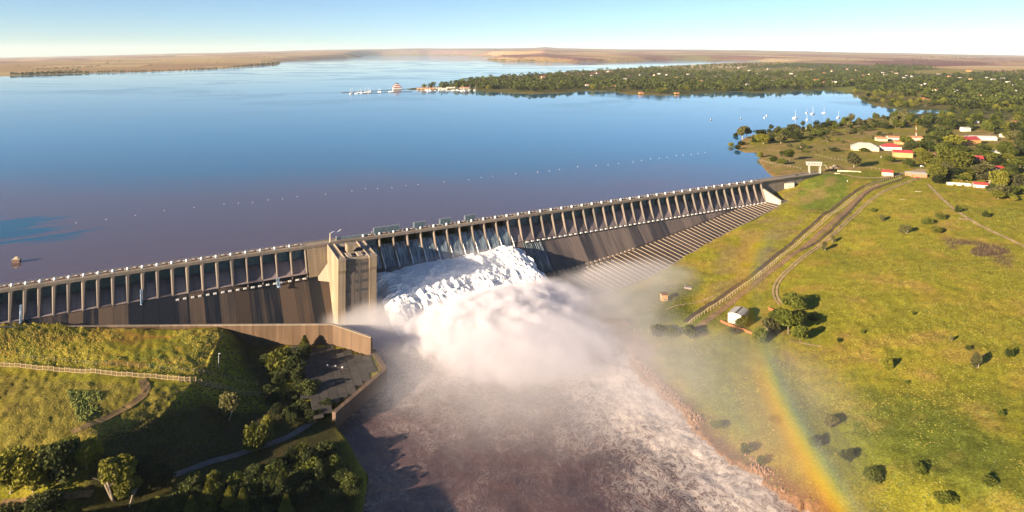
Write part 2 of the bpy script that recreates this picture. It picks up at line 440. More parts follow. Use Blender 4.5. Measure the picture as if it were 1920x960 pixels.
def height(X, Y):
    s, o = so_of(X, Y)
    near = Y < 1400
    hd = np.zeros_like(X)
    hd[near] = rbf(X[near], Y[near])
    hd = np.minimum(hd, 5)
    rv = np.full(X.shape, -1e3)
    P = np.stack([X[near], Y[near]], 1)
    rv[near] = sdist(P, RIVER)
    rv = np.where((X > -20) & (rv > -60), rv - (fbm(X * .06, Y * .06, 3, 15) - .5) * 17 - (vnoise(X * .35, Y * .35, 18) - .5) * 3.5, rv)
    rough = (vnoise(X * .7, Y * .7, 3) - .5) * .42 + (vnoise(X * .33, Y * .33, 4) - .5) * .75 * np.clip(vnoise(X * .02, Y * .02, 8) * 2 - .1, .2, 1) + (fbm(X * .16, Y * .16, 3, 5) - .5) * .9 + (fbm(X * .03, Y * .03, 3, 9) - .5) * 1.6
    damp = np.clip((hd + 46) / 6, .35, 1)
    # left bank: a terrace with a steep edge towards the river yard
    tsd = np.full(X.shape, -1e3); nl = near & (X < 20)
    tsd[nl] = sdist(np.stack([X[nl], Y[nl]], 1), TERR)
    low = -45.8 + 3.8 * np.clip((Y - 388) / 25, 0, 1) + np.clip((-X - 190) / 40, 0, 1) * 2.5
    zed = np.clip(hd, -29.2, -25.5)
    wob = (fbm(X * .05, Y * .05, 3, 13) - .5) * 7
    hd = np.where((X < 20) & (tsd < 0), np.maximum(low, zed - .66 * np.clip(-tsd + wob, 0, 200)), hd)
    hsd = np.full(X.shape, -1e3); nl = Y < 420
    hsd[nl] = sdist(np.stack([X[nl], Y[nl]], 1), SHADE_KNOLL)
    hd = np.maximum(hd, -9 - .70 * np.clip(-hsd, 0, 900))
    hd = hd + rough * damp
    bank = Z_RIVER + 1.2 + np.clip(-rv, 0, 400) * .34
    right = X > -60
    hd = np.where(right, np.minimum(hd, np.maximum(bank, -48.6)), hd)
    hd = np.where(rv > 0, -57.0, hd)
    # apron area of the dam lies under its own slabs
    ob = np.interp(s, [384, 470, 595, 726], [92, 80, 48, 26])
    hd = np.where((s > 384) & (s < 712) & (o < ob - 1.5) & (o > -3), np.minimum(hd, -57 + 0 * hd), hd)
    hd = np.where((s <= 216) & (o < 12) & (o > -3), np.minimum(hd, -22), hd)
    # upstream side
    ls = sdist(np.stack([X, Y], 1), LAND)
    px = 960 + F * X / Y
    hill = H - (np.interp(px, [q[0] for q in SIL], [q[1] for q in SIL]) - YH) * 38000 / F
    t = np.clip((Y - 6000) / 32000, 0, 1)
    rise = 3.5 + np.clip((ls - 60) * .012, 0, 6) * np.clip((Y - 900) / 900, 0, 1)
    rise = rise + (fbm(X * .0006, Y * .0006, 4, 21) - .45) * 60 * np.clip((Y - 9000) / 16000, 0, 1) + hill * t
    hu = np.where(ls > 0, np.minimum(.15 + ls * .05, 1e4), -1 + ls * .08)
    lim = rise
    w_ = np.clip(ls / (80 + Y * .02), 0, 1)
    hu = np.where(ls > 0, np.minimum(hu, np.maximum(lim, .3)) * (1 - w_) + lim * w_, np.maximum(hu, -9))
    hu = np.where((ls > 0) & (Y < 1500), np.maximum(hu, .15), hu) + np.where((ls > 3) & (Y < 2500), rough * .5, 0)
    step = (o > -3)
    wgt = np.clip((o + 45) / 55, 0, 1) * np.clip((s - 800) / 60, 0, 1) + step * (1 - np.clip((s - 800) / 60, 0, 1))
    wgt = np.where(s < 800, step, wgt)
    wgt = wgt * (Y < 1390)
    return hd * wgt + hu * (1 - wgt), rv, ls

# the ground: rows of constant depth, closer together near by
rows = [95.0]
while rows[-1] < 41000:
    y_ = rows[-1]
    rows.append(y_ * (1.013 if y_ < 220 else 1.0058 if y_ < 900 else 1.0095 if y_ < 3000 else 1.016))
rows = np.array(rows); nr = len(rows)
ncol = 900
cols = np.linspace(-1.12, 1.12, ncol)
GY, GU = np.meshgrid(rows, cols, indexing='ij')
GX = GU * GY
GZ = np.zeros_like(GX); RV = np.zeros_like(GX); LS = np.zeros_like(GX)
z_, r_, l_ = height(GX.ravel(), GY.ravel())
GZ[:] = z_.reshape(GX.shape); RV[:] = r_.reshape(GX.shape); LS[:] = l_.reshape(GX.shape)
lrow = np.log(rows)
def hz(X, Y):
    X = np.atleast_1d(np.asarray(X, float)); Y = np.atleast_1d(np.asarray(Y, float))
    Yc = np.clip(Y, rows[0], rows[-1] * .999)
    i = np.clip(np.searchsorted(rows, Yc, side='right') - 1, 0, nr - 2)
    fi = (Yc - rows[i]) / (rows[i + 1] - rows[i])
    u = np.clip((X / Yc - cols[0]) / (cols[1] - cols[0]), 0, ncol - 1.001)
    j = u.astype(int); fj = u - j
    return (GZ[i, j] * (1 - fi) * (1 - fj) + GZ[i + 1, j] * fi * (1 - fj) + GZ[i, j + 1] * (1 - fi) * fj + GZ[i + 1, j + 1] * fi * fj)
_ys = np.exp(np.linspace(math.log(100), math.log(39000), 2600))
def ground_at(px, py):
    """the ground point seen at this place in the photograph"""
    k = (px - 960) / F; t = (py - YH) / F
    z = hz(k * _ys, _ys)
    ray = H - t * _ys
    hit = np.nonzero(ray < np.maximum(z, -1e9))[0]
    if len(hit) == 0: return Vector((k * 38000, 38000, z[-1]))
    i = hit[0]
    if i == 0: return Vector((k * _ys[0], _ys[0], z[0]))
    a, b = _ys[i - 1], _ys[i]
    fa = H - t * a - z[i - 1]; fb = ray[i] - z[i]
    Y = a + (b - a) * fa / (fa - fb + 1e-9)
    return Vector((k * Y, Y, float(hz(k * Y, Y)[0])))
def ppm(Y): return F / Y                      # picture points per metre

# ---- colour of the ground: what grows or lies where
col = np.zeros(GX.shape + (3,), dtype=np.float32)
def lay(mask, c):
    m = np.clip(mask, 0, 1)[..., None]
    col[:] = col * (1 - m) + np.array(c, dtype=np.float32) * m
def inpoly(poly, z=None):
    return poly
def blob(points_px, z, soft):
    P = np.array([unp(x, y, z) for x, y in points_px])
    return np.clip(sdist(np.stack([GX.ravel(), GY.ravel()], 1), P).reshape(GX.shape) / soft + .5, 0, 1)
n1 = fbm(GX * .012, GY * .012, 4, 31); n2 = fbm(GX * .06, GY * .06, 4, 33); n3 = fbm(GX * .004, GY * .004, 3, 37)
lay(np.ones(GX.shape), (.205, .190, .018))
lay((n2 - .42) * 5, (.255, .205, .024)); lay((n1 - .5) * 5, (.150, .160, .014)); lay((n2 - .62) * 7, (.27, .19, .04))
near = GY < 1500
# lake shore land, drier
shore = (LS > 0) & (GY < 1700) & (GY > 560)
S_, O_ = so_of(GX, GY)
up = (O_ < 5)
lay((shore & up) * np.clip((n1 - .35) * 5, 0, 1), (.215, .175, .045))
lay((shore & up) * np.clip((n2 - .5) * 6, 0, 1) * .8, (.30, .20, .09))
lay((LS > 0) * (LS < 9) * (GY < 1300) * up, (.26, .17, .06))
# town ground and the plains beyond
town = (LS > 0) & (GY >= 1400)
lay(town * np.clip((GY - 1400) / 300, 0, 1), (.075, .078, .022))
lay(town * np.clip((n3 - .5) * 6, 0, 1), (.14, .115, .035))
a_ = R(24)
fu = (GX * math.cos(a_) + GY * math.sin(a_)) / 900; fv = (-GX * math.sin(a_) + GY * math.cos(a_)) / 1500
fu = fu + (vnoise(np.floor(fv), np.floor(fv) * 0, 4)) * 3.7
fid = _h(np.floor(fu), np.floor(fv), 77)
fid2 = _h(np.floor(fu * .45), np.floor(fv * .5), 78)
pal = 1.15 * np.array([(.34, .21, .09), (.30, .19, .085), (.38, .25, .12), (.19, .09, .065), (.25, .135, .09), (.21, .17, .07), (.42, .31, .17), (.28, .17, .09)], dtype=np.float32)
fc = pal[np.minimum((fid * .6 + fid2 * .4) * 8, 7).astype(int)]
px_ = 960 + F * GU
plain = np.clip((GY - np.interp(px_, [0, 900, 1400, 1500, 1700, 1920], [3000, 3000, 6200, 8500, 6500, 4300])) / 400, 0, 1) * (LS > 0)
m3 = plain[..., None]
col[:] = col * (1 - m3) + fc * m3
far = np.clip((GY - 22000) / 9000, 0, 1) * (LS > 0)
lay(far * .6, (.20, .13, .13))
lay(blob([(-300, 118), (0, 116), (300, 108), (520, 108), (520, 120), (470, 125), (300, 134), (0, 143), (-300, 160)], 3, 150) * .55, (.36, .25, .10))
lay(blob([(540, 103.5), (670, 103), (670, 108), (560, 113), (530, 112)], 3, 200) * .5, (.36, .25, .12))
# red ploughed field on the right
lay(blob([(1600, 117), (1740, 113.5), (1850, 118), (1870, 121), (1760, 126), (1660, 122)], 4, 150) , (.17, .07, .055))
lay(blob([(1690, 134), (1780, 130), (1860, 132), (1810, 140), (1700, 139)], 6, 60), (.24, .19, .05))
lay(blob([(1270, 131), (1500, 128), (1560, 131), (1480, 137), (1290, 136)], 6, 60), (.20, .17, .05))
lay(blob([(1560, 166), (1700, 158), (1720, 162), (1640, 172), (1580, 173)], 2, 25), (.15, .16, .03))
# mud banks of the river
mud = np.clip(1 - (-RV) / (6 + 22 * n1), 0, 1) * (RV < 0) * (GX > -40) * near * (O_ > 30)
lay(mud * 1.6, (.165, .09, .05))
lay(np.clip((RV > 0) * 1.0, 0, 1), (.10, .065, .05))
lay(blob([(1090, 600), (1160, 590), (1215, 640), (1240, 720), (1300, 800), (1200, 740), (1120, 660)], -47, 12) * .8, (.155, .085, .05))
# left bank: grass face, terrace, slope with its shade put into the colour
lay(blob([(0, 616), (420, 612), (400, 650), (360, 690), (0, 672)], -25, 5) * np.clip((n2 - .3) * 4, 0, 1), (.23, .20, .018))
lay(blob([(0, 616), (420, 612), (400, 650), (360, 690), (0, 672)], -25, 5) * np.clip((fbm(GX * .05, GY * .12, 3, 41) - .5) * 9, 0, 1), (.30, .18, .03))
lay(blob([(0, 700), (330, 722), (290, 760), (180, 824), (0, 850)], -25, 4) * .7, (.19, .15, .030))
lay(blob([(150, 725), (200, 728), (180, 775), (150, 790), (125, 750)], -25, 5) * np.clip((n2 - .35) * 6, 0, 1), (.07, .065, .025))
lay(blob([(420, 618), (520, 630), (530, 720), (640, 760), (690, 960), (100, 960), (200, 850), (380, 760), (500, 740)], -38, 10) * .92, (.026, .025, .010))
# right field: lush strip, dry brow, dark heath patches
lay(blob([(1490, 352), (1540, 332), (1590, 345), (1590, 370), (1560, 385), (1500, 375)], -6, 8) * .8, (.10, .145, .018))
lay(blob([(1240, 650), (1420, 640), (1560, 800), (1450, 830), (1330, 760)], -43, 15) * .8, (.095, .120, .015))
lay(blob([(1100, 570), (1230, 530), (1310, 540), (1290, 600), (1180, 610)], -43, 10) * .8, (.085, .10, .015))
lay(blob([(1340, 460), (1470, 385), (1560, 372), (1590, 360), (1500, 440), (1400, 520), (1330, 560)], -25, 10) * np.clip((n2 - .38) * 6, 0, 1), (.21, .165, .05))
lay(blob([(1770, 445), (1900, 470), (1900, 500), (1780, 470)], -10, 10) * np.clip((n2 - .5) * 12, 0, 1), (.11, .07, .045))
lay(blob([(1600, 700), (1920, 760), (1920, 960), (1760, 900), (1620, 780)], -28, 20) * np.clip((n1 - .4) * 5, 0, 1) * .7, (.085, .105, .017))
col *= (.82 + .36 * fbm(GX * .25, GY * .25, 3, 51))[..., None]

m, nt, b = new_mat('ground cover')
at = nt.nodes.new('ShaderNodeVertexColor'); at.layer_name = 'ground'
p = world_pos(nt)
f1 = noise(nt, .9, 5, .7, vec=p); f2 = noise(nt, .12, 4, .6, vec=p)
c = mixc(nt, 1.0, at.outputs[0], ramp(nt, f1, [(.32, .45), (.52, 1.0), (.7, 1.6)]), 'MULTIPLY')
c = mixc(nt, 1.0, c, ramp(nt, f2, [(.3, .8), (.7, 1.2)]), 'MULTIPLY')
nt.links.new(c, b.inputs['Base Color']); b.inputs['Roughness'].default_value = .95; b.inputs['Specular IOR Level'].default_value = .1
bump(nt, b, f1, .35)
M['ground'] = m

ii, jj = np.meshgrid(np.arange(nr - 1), np.arange(ncol - 1), indexing='ij')
q = (ii * ncol + jj)
Fq = np.stack([q, q + 1, q + ncol + 1, q + ncol], -1).reshape(-1, 4)
V = np.stack([GX, GY, GZ], -1).reshape(-1, 3)
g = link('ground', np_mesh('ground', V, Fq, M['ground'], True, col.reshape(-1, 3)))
tag(g, kind='structure')

# ------------------------------------------------------------------ the lake
m, nt, b = new_mat('lake water')
p = world_pos(nt)
rip = noise(nt, .55, 4, .6, vec=p); swell = noise(nt, .0030, 5, .62, vec=p, stretch=(.5, .8, 1), dist=1.2)
spY = nt.nodes.new('ShaderNodeSeparateXYZ'); nt.links.new(p, spY.inputs[0])
patch = mth(nt, 'MULTIPLY', ramp(nt, swell, [(.48, 0.0), (.58, 1.0)]), mth(nt, 'DIVIDE', mth(nt, 'SUBTRACT', spY.outputs[1], 1100), 900, clamp=True))
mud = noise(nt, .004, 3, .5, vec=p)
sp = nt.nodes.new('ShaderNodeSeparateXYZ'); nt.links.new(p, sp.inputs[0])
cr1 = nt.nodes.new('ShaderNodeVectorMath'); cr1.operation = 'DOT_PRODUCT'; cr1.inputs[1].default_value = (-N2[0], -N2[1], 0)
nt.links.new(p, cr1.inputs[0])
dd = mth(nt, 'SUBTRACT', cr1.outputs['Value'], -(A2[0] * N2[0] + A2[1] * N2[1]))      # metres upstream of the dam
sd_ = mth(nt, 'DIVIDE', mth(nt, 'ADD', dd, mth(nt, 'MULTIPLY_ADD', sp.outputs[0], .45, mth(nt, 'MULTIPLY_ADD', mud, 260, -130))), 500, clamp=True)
c = ramp(nt, sd_, [(0.0, (.100, .068, .076)), (.25, (.095, .072, .085)), (.55, (.028, .098, .175)), (1.0, (.010, .125, .25))])  # brown mud by the dam; farther out, reflected sky blue put into the colour
ex = mth(nt, 'DIVIDE', mth(nt, 'ADD', spY.outputs[0], 455), 105); ey = mth(nt, 'DIVIDE', mth(nt, 'SUBTRACT', spY.outputs[1], 590), 62)
el = mth(nt, 'SUBTRACT', 1.15, mth(nt, 'SQRT', mth(nt, 'ADD', mth(nt, 'MULTIPLY', ex, ex), mth(nt, 'MULTIPLY', ey, ey))), clamp=True)
mp = nt.nodes.new('ShaderNodeMapping'); mp.inputs['Rotation'].default_value = (0, 0, R(-38)); nt.links.new(p, mp.inputs[0])
stn = noise(nt, .05, 3, .5, vec=mp.outputs[0], stretch=(.14, 1, 1), dist=.4)
stk = ramp(nt, mth(nt, 'MULTIPLY_ADD', el, .35, mth(nt, 'SUBTRACT', stn, .22)), [(.42, 0.0), (.50, 1.0)])
stk = mth(nt, 'MULTIPLY', stk, mth(nt, 'MULTIPLY', el, 4.0, clamp=True))
c = mixc(nt, stk, c, (.010, .075, .13))
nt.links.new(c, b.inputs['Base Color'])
nt.links.new(mth(nt, 'MULTIPLY_ADD', patch, .10, .03), b.inputs['Roughness'])
b.inputs['IOR'].default_value = 1.33
bn = nt.nodes.new('ShaderNodeBump'); bn.inputs['Distance'].default_value = .05
nt.links.new(mth(nt, 'MULTIPLY_ADD', patch, .8, .02), bn.inputs['Strength']); nt.links.new(rip, bn.inputs['Height'])
nt.links.new(bn.outputs[0], b.inputs['Normal'])
M['lake'] = m
wr = np.arange(0, nr, 3); wc = np.arange(0, ncol, 6)
WX = GX[np.ix_(wr, wc)]; WY = GY[np.ix_(wr, wc)]; WL = LS[np.ix_(wr, wc)]
ws, wo_ = so_of(WX, WY)
keep = WL < (25 + WY * .03)
front = (wo_ > -7)
# vertices past the dam are drawn back onto its upstream side
px2 = np.where(front, A2[0] + ws * U2[0] - 7 * N2[0], WX); py2 = np.where(front, A2[1] + ws * U2[1] - 7 * N2[1], WY)
a0 = ~front & keep
anyin = a0[:-1, :-1] | a0[1:, :-1] | a0[:-1, 1:] | a0[1:, 1:]
okc = keep[:-1, :-1] & keep[1:, :-1] & keep[:-1, 1:] & keep[1:, 1:]
frc = front[:-1, :-1] | front[1:, :-1] | front[:-1, 1:] | front[1:, 1:]
cellok = anyin & (okc | frc)
near_end = np.maximum.reduce([ws[:-1, :-1], ws[1:, :-1], ws[:-1, 1:], ws[1:, 1:]]) > 828
cellok &= ~(near_end & frc)
i2, j2 = np.nonzero(cellok)
nc2 = WX.shape[1]
q = i2 * nc2 + j2
Fq = np.stack([q, q + 1, q + nc2 + 1, q + nc2], -1)
V = np.stack([px2, py2, np.zeros_like(px2)], -1).reshape(-1, 3)
usedv, inv = np.unique(Fq, return_inverse=True)
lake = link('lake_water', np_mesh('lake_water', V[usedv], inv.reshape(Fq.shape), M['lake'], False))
tag(lake, kind='structure')

# ------------------------------------------------------------------ the river below the dam
m, nt, b = new_mat('river water')
p = world_pos(nt)
sp = nt.nodes.new('ShaderNodeSeparateXYZ'); nt.links.new(p, sp.inputs[0])
w1 = nt.nodes.new('ShaderNodeTexNoise'); w1.inputs['Scale'].default_value = .06; w1.inputs['Detail'].default_value = 3
nt.links.new(p, w1.inputs['Vector'])
wv = nt.nodes.new('ShaderNodeVectorMath'); wv.operation = 'MULTIPLY_ADD'; wv.inputs[1].default_value = (14, 14, 0)
nt.links.new(w1.outputs['Color'], wv.inputs[0]); nt.links.new(p, wv.inputs[2])
na = noise(nt, .19, 9, .70, vec=wv.outputs[0], dist=1.0, stretch=(1, .55, 1))
nb = noise(nt, .42, 6, .68, vec=wv.outputs[0], dist=1.6)
rid = mth(nt, 'ABSOLUTE', mth(nt, 'SUBTRACT', na, .5))
rid2 = mth(nt, 'ABSOLUTE', mth(nt, 'SUBTRACT', nb, .5))
at = nt.nodes.new('ShaderNodeVertexColor'); at.layer_name = 'ground'
sr = nt.nodes.new('ShaderNodeSeparateColor'); nt.links.new(at.outputs[0], sr.inputs[0])
amt = sr.outputs[0]
big = noise(nt, .028, 4, .6, vec=p, dist=1.0)
amt2 = mth(nt, 'ADD', amt, mth(nt, 'MULTIPLY_ADD', big, 1.0, -.5))
v1 = mth(nt, 'SUBTRACT', 1.0, mth(nt, 'DIVIDE', rid, mth(nt, 'MULTIPLY_ADD', amt2, .085, .003, clamp=False)), clamp=True)
v2 = mth(nt, 'SUBTRACT', 1.0, mth(nt, 'DIVIDE', rid2, mth(nt, 'MULTIPLY_ADD', amt2, .10, .002)), clamp=True)
foam = mth(nt, 'MULTIPLY', mth(nt, 'MAXIMUM', v1, mth(nt, 'MULTIPLY', v2, .75)), mth(nt, 'MULTIPLY_ADD', amt2, 1.25, .10), clamp=True)
foam = mth(nt, 'MAXIMUM', foam, mth(nt, 'MULTIPLY_ADD', amt2, 2.2, -1.5, clamp=True))
c = mixc(nt, foam, ramp(nt, big, [(.3, (.070, .043, .045)), (.7, (.120, .073, .068))]), (.64, .56, .50))
nt.links.new(c, b.inputs['Base Color'])
nt.links.new(mth(nt, 'MULTIPLY_ADD', foam, .5, .22), b.inputs['Roughness'])
b.inputs['IOR'].default_value = 1.33
hh = mth(nt, 'MULTIPLY_ADD', foam, .25, mth(nt, 'ADD', na, mth(nt, 'MULTIPLY', nb, .5)))
bump(nt, b, hh, .7, .7)
M['river'] = m
rx = np.arange(-150, 330, 1.3); ry = np.arange(210, 640, 1.3)
RY, RX = np.meshgrid(ry, rx, indexing='ij')
rsd = sdist(np.stack([RX.ravel(), RY.ravel()], 1), RIVER).reshape(RX.shape)
rs_, ro_ = so_of(RX, RY)
cxp, cyp = dam_xy(325, 60)
dcl = np.hypot(RX - cxp, RY - cyp)
edge = np.interp(RY, [250, 330, 430, 520], [0, .5, .95, 1])
am = np.clip(1.15 - dcl / 190, 0, 1) * .75
xr = np.interp(RY, [300, 360, 430, 500, 560], [150, 128, 100, 80, 62])
am = np.maximum(am, np.clip(1.15 - np.abs(RX - xr + 28) / 80, 0, 1) * np.interp(RY, [230, 300, 420, 520], [.62, .72, .85, 1]))
am = np.maximum(am, .03 + .10 * fbm(RX * .02, RY * .02, 3, 91))
wave = (fbm(RX * .07, RY * .07, 4, 61) - .5) * 3.2 + (np.abs(fbm(RX * .22, RY * .22, 3, 67) - .5)) * -1.5 * (.4 + am)
RZ = Z_RIVER + wave * (.35 + .9 * am) + np.clip(1 - dcl / 120, 0, 1) * 5 * fbm(RX * .1, RY * .1, 3, 71)
keepv = (rsd > -17) & ((rsd > -5) | (RX > -20))
kk = keepv[:-1, :-1] & keepv[1:, :-1] & keepv[:-1, 1:] & keepv[1:, 1:]
i2, j2 = np.nonzero(kk)
q = i2 * RX.shape[1] + j2
Fq = np.stack([q, q + 1, q + RX.shape[1] + 1, q + RX.shape[1]], -1)
usedv, inv = np.unique(Fq, return_inverse=True)
V = np.stack([RX, RY, RZ], -1).reshape(-1, 3)
cc = np.stack([am, am, am], -1).reshape(-1, 3)
river = link('river_water', np_mesh('river_water', V[usedv], inv.reshape(Fq.shape), M['river'], True, cc[usedv]))
tag(river, kind='structure')

# ------------------------------------------------------------------ THE DAM (local x runs along the crest, local y points upstream)
PXL = [c / 4 for c in (85, 190, 297, 405, 515, 623, 735, 848, 960, 1070, 1182, 1293, 1403, 1515, 1630, 1740)] + [462.2, 489.8, 517, 545, 572]
PXR = [736, 760, 785, 810] + [800 + c / 4 for c in (140, 238, 328, 425, 515, 605, 690, 775, 860, 945, 1027, 1103, 1180, 1257, 1330, 1405, 1475, 1545, 1610, 1680, 1745, 1810, 1870)] + [1200 + c / 4 for c in (330, 390, 455, 512, 570, 625, 680, 735, 790, 840, 890)]
def s_of_px(x):
    k = (x - 960) / F
    return (k * A2[1] - A2[0]) / (U2[0] - k * U2[1])
SL = [s_of_px(x) for x in PXL]
a_fit = np.polyfit(range(len(SL)), SL, 2); SL = [float(np.polyval(a_fit, i)) for i in range(len(SL))]
SL = [SL[0] - 7.2 * k for k in (4, 3, 2, 1)] + SL
SR = [238.0, 250.0] + [s_of_px(x) for x in PXR]
l_fit = np.polyfit(range(len(SR)), SR, 1); SR = [float(np.polyval(l_fit, i)) for i in range(len(SR))]
BAYS = [(a, b_) for a, b_ in zip(SL[:-1], SL[1:])] + [(a, b_) for a, b_ in zip(SR[:-1], SR[1:])]
dam = empty('dam', (A2[0], A2[1], 0), DAM_RZ)
tag(dam, 'long concrete gravity dam with sluice gates holding back the blue lake', 'dam')
S0, S1 = SL[0], SR[-1]
def db(mat): return MB().mat(mat)
# deck: beam, road surface, kerbs, parapets
d_ = db(M['fascia']).box(S0, 823, -.3, 8.6, 1.9, 3.55)
d_.mat(M['fascia']).box(S0, 712, -1.1, -.3, 2.3, 3.5)
d_.build('deck_beam', dam)
db(M['deck']).box(S0, 823, -.9, 8.2, 3.55, 3.85).build('road_deck', dam)
db(M['deck']).box(S0, 823, -1.2, -.9, 3.5, 4.5).build('parapet', dam)
db(M['fascia']).box(S0, 823, 8.2, 8.8, 3.3, 4.6).build('parapet', dam)
k = MB().mat(M['steel'])
x = S0
while x < 820:
    k.box(x, x + .14, 8.4, 8.54, 4.6, 5.5); x += 3.0
k.box(S0, 820, 8.43, 8.5, 5.42, 5.5).box(S0, 820, 8.44, 8.49, 5.0, 5.06)
k.build('handrail', dam)
# solid body of the dam under the gates
body = MB().mat(M['ogee'])
for sa, sb in ((S0, 216), (238, 712)):
    body.add([(sa, 0, -60), (sb, 0, -60), (sb, 9, -60), (sa, 9, -60), (sa, 0, -10), (sb, 0, -10), (sb, 5, -5.6), (sa, 5, -5.6), (sb, 9, -5.6), (sa, 9, -5.6)],
             [(0, 1, 5, 4), (4, 5, 6, 7), (7, 6, 8, 9), (2, 3, 9, 8)])
body.build('dam_body', dam)
# piers: pointed nose leaning downstream
def pier_mesh(zb, w0=1.35, w1=.8):
    b = MB().mat(M['pier'])
    oT, oB = .9, 7.6
    zt = 2.3
    P = []
    for z, o, w in ((zt, oT, w0), (zb, oB, w1)):
        P += [(-w, -o + 1.3, z), (-w * .5, -o, z), (w * .5, -o, z), (w, -o + 1.3, z), (w, 8, z), (-w, 8, z)]
    n = 6
    b.add(P, [(k, (k + 1) % n, n + (k + 1) % n, n + k)[::-1] for k in range(n)] + [tuple(range(n)), tuple(range(2 * n - 1, n - 1, -1))])
    b.mat(M['fascia']).box(-w0 - .15, w0 + .15, -1.1, 8, 1.5, 1.9)
    return b.mesh('pier')
pm_r = pier_mesh(-17.8, .8, .42); pm_l = pier_mesh(-15.6)
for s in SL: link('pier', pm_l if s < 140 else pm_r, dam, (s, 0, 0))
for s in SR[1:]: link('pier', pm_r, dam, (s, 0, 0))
# gates: ribbed leaf with unit width
def gate_mesh(mat, h=7.6, ribs=6):
    b = MB().mat(mat).box(-.5, .5, 3.3, 3.6, 0, h)
    for i in range(ribs):
        z = .2 + i * (h - .5) / (ribs - 1)
        b.box(-.5, .5, 2.75, 3.3, z, z + .28)
    for x in (-.47, -.16, .16, .47): b.box(x - .012, x + .012, 2.95, 3.3, 0, h)
    return b.mesh('gate')
gm = gate_mesh(M['gate'])
# ogee below each gate: a curved chute
def ogee_mesh(zf):
    b = MB().mat(M['ogee'])
    prof = [(5.5, -5.6), (3.5, -5.4), (1.8, -6.0), (0, -7.4), (-1.8, -9.4), (-3.6, -11.9), (-5.2, -14.4), (-6.6, zf + .9), (-7.4, zf + .2)]
    P = []
    for x in (-.5, .5):
        P += [(x, y, z) for y, z in prof]
    n = len(prof)
    b.add(P, [(k, k + 1, n + k + 1, n + k)[::-1] for k in range(n - 1)])
    return b.mesh('chute', False)
om_l = ogee_mesh(-15.4); om_r = ogee_mesh(-17.6)
open_px = [(712, 1000)]
RAISED = [716, 741.5, 791, 839.5, 886]
raised_s = [s_of_px(x) for x in RAISED]
# winch domes and housings on the deck
dm = MB().mat(M['white']); dm.dome((0, 0, 0), .95, 10, 4, .95); dm.tube((0, 0, -.9), (0, 0, 0), .95, n=10)
dome_me = dm.mesh('winch_dome', True)
hb = MB().mat(M['winch']).box(-.34, .18, -.8, .8, 0, 1.0).mat(M['block']).box(-.30, -.05, -.55, .55, 1.0, 1.35).mat(M['white']).box(.20, .30, -.7, .7, 0, 1.1)
house_me = hb.mesh('winch_housing')
blk = MB().mat(M['block']).hexa([(-.5, -.7, 0), (.5, -.7, 0), (.5, .5, 0), (-.5, .5, 0), (-.45, -.6, .8), (.45, -.6, .8), (.45, .2, 1.0), (-.45, .2, 1.0)])
blk_me = blk.mesh('baffle_block')
for (a, b_) in BAYS:
    if b_ - a > 16: continue
    c_ = (a + b_) / 2; w = b_ - a
    px = 960 + F * dam_xy(c_, 0)[0] / dam_xy(c_, 0)[1]
    flows = 700 < px < 950 and c_ > 230
    spill_bay = 250 < c_ < 372
    if not flows: link('gate', gm, dam, (c_, 0, -5.5), scale=(w - 2.2, 1, 1))
    link('chute', om_l if c_ < 216 else om_r, dam, (c_, 0, 0), scale=(w, 1, 1))
    link('winch_dome', dome_me, dam, (a + w * .15 if c_ > 250 else a, 4.2, 4.9), scale=1.0 if c_ < 300 else 1.15)
    link('winch_housing', house_me, dam, (c_ + w * .1, 4.4, 3.85), scale=(w * .8, 1, 1))
    if (c_ > 385) or (SL[15] < c_ < 216):
        for t in (-.24, .24):
            link('baffle_block', blk_me, dam, (c_ + t * w, -9.3, -18.4), scale=(w * .22, 1.1, 1.1))
gr = gate_mesh(M['gate_raised'], 5.2, 5)
for s in raised_s:
    o = link('raised_gate', gr, dam, (s, 1.2, 4.3), scale=(10.6, 1, 1)); 
    o['label'] = 'grey blue sluice gate hoisted above the deck'
    MB().mat(M['steel']).box(-5.6, -5.3, 3.7, 4.1, 0, 6.2).box(5.3, 5.6, 3.7, 4.1, 0, 6.2).box(-5.6, 5.6, 3.7, 4.1, 5.9, 6.2).build('gate_frame', dam, loc=(s, 1.4, 3.85))
# sloping panels below the piers, one per bay
def slope_panel(a, b_, mat, name, ga=.07):
    a += ga; b_ -= ga
    P = []
    for s in (a, b_):
        zf = -17.8 if s > 140 else -15.6
        of = 7.4
        zt = z_rib(s) if s > 300 else -47.0
        ot = of + .8 * (zf - zt)
        P.append([(s, -of, zf), (s, -ot, zt)])
    (p0, p1), (q0, q1) = P
    b = MB().mat(mat)
    dn = Vector((0, .62, -.78)) * 1.0
    lo = [tuple(Vector(v) + Vector((0, 1.2, -.6))) for v in (p0, q0, q1, p1)]
    b.hexa(lo[3:] + lo[2:3] + lo[1:2] + lo[0:1] + [p1, q1, q0, p0])
    return b.build(name, dam)
PANS = [(a, b_) for a, b_ in BAYS if b_ - a < 16]
sx_ = SL[-1]
extra = [(sx_, sx_ + 8.6), (sx_ + 8.6, 216.0), (216, 227), (227, 238)]
for i, (a, b_) in enumerate(PANS + extra):
    if a > 669: continue
    slope_panel(a, b_, M['face_left'] if a < 249 else M['face'], 'slope_panel')
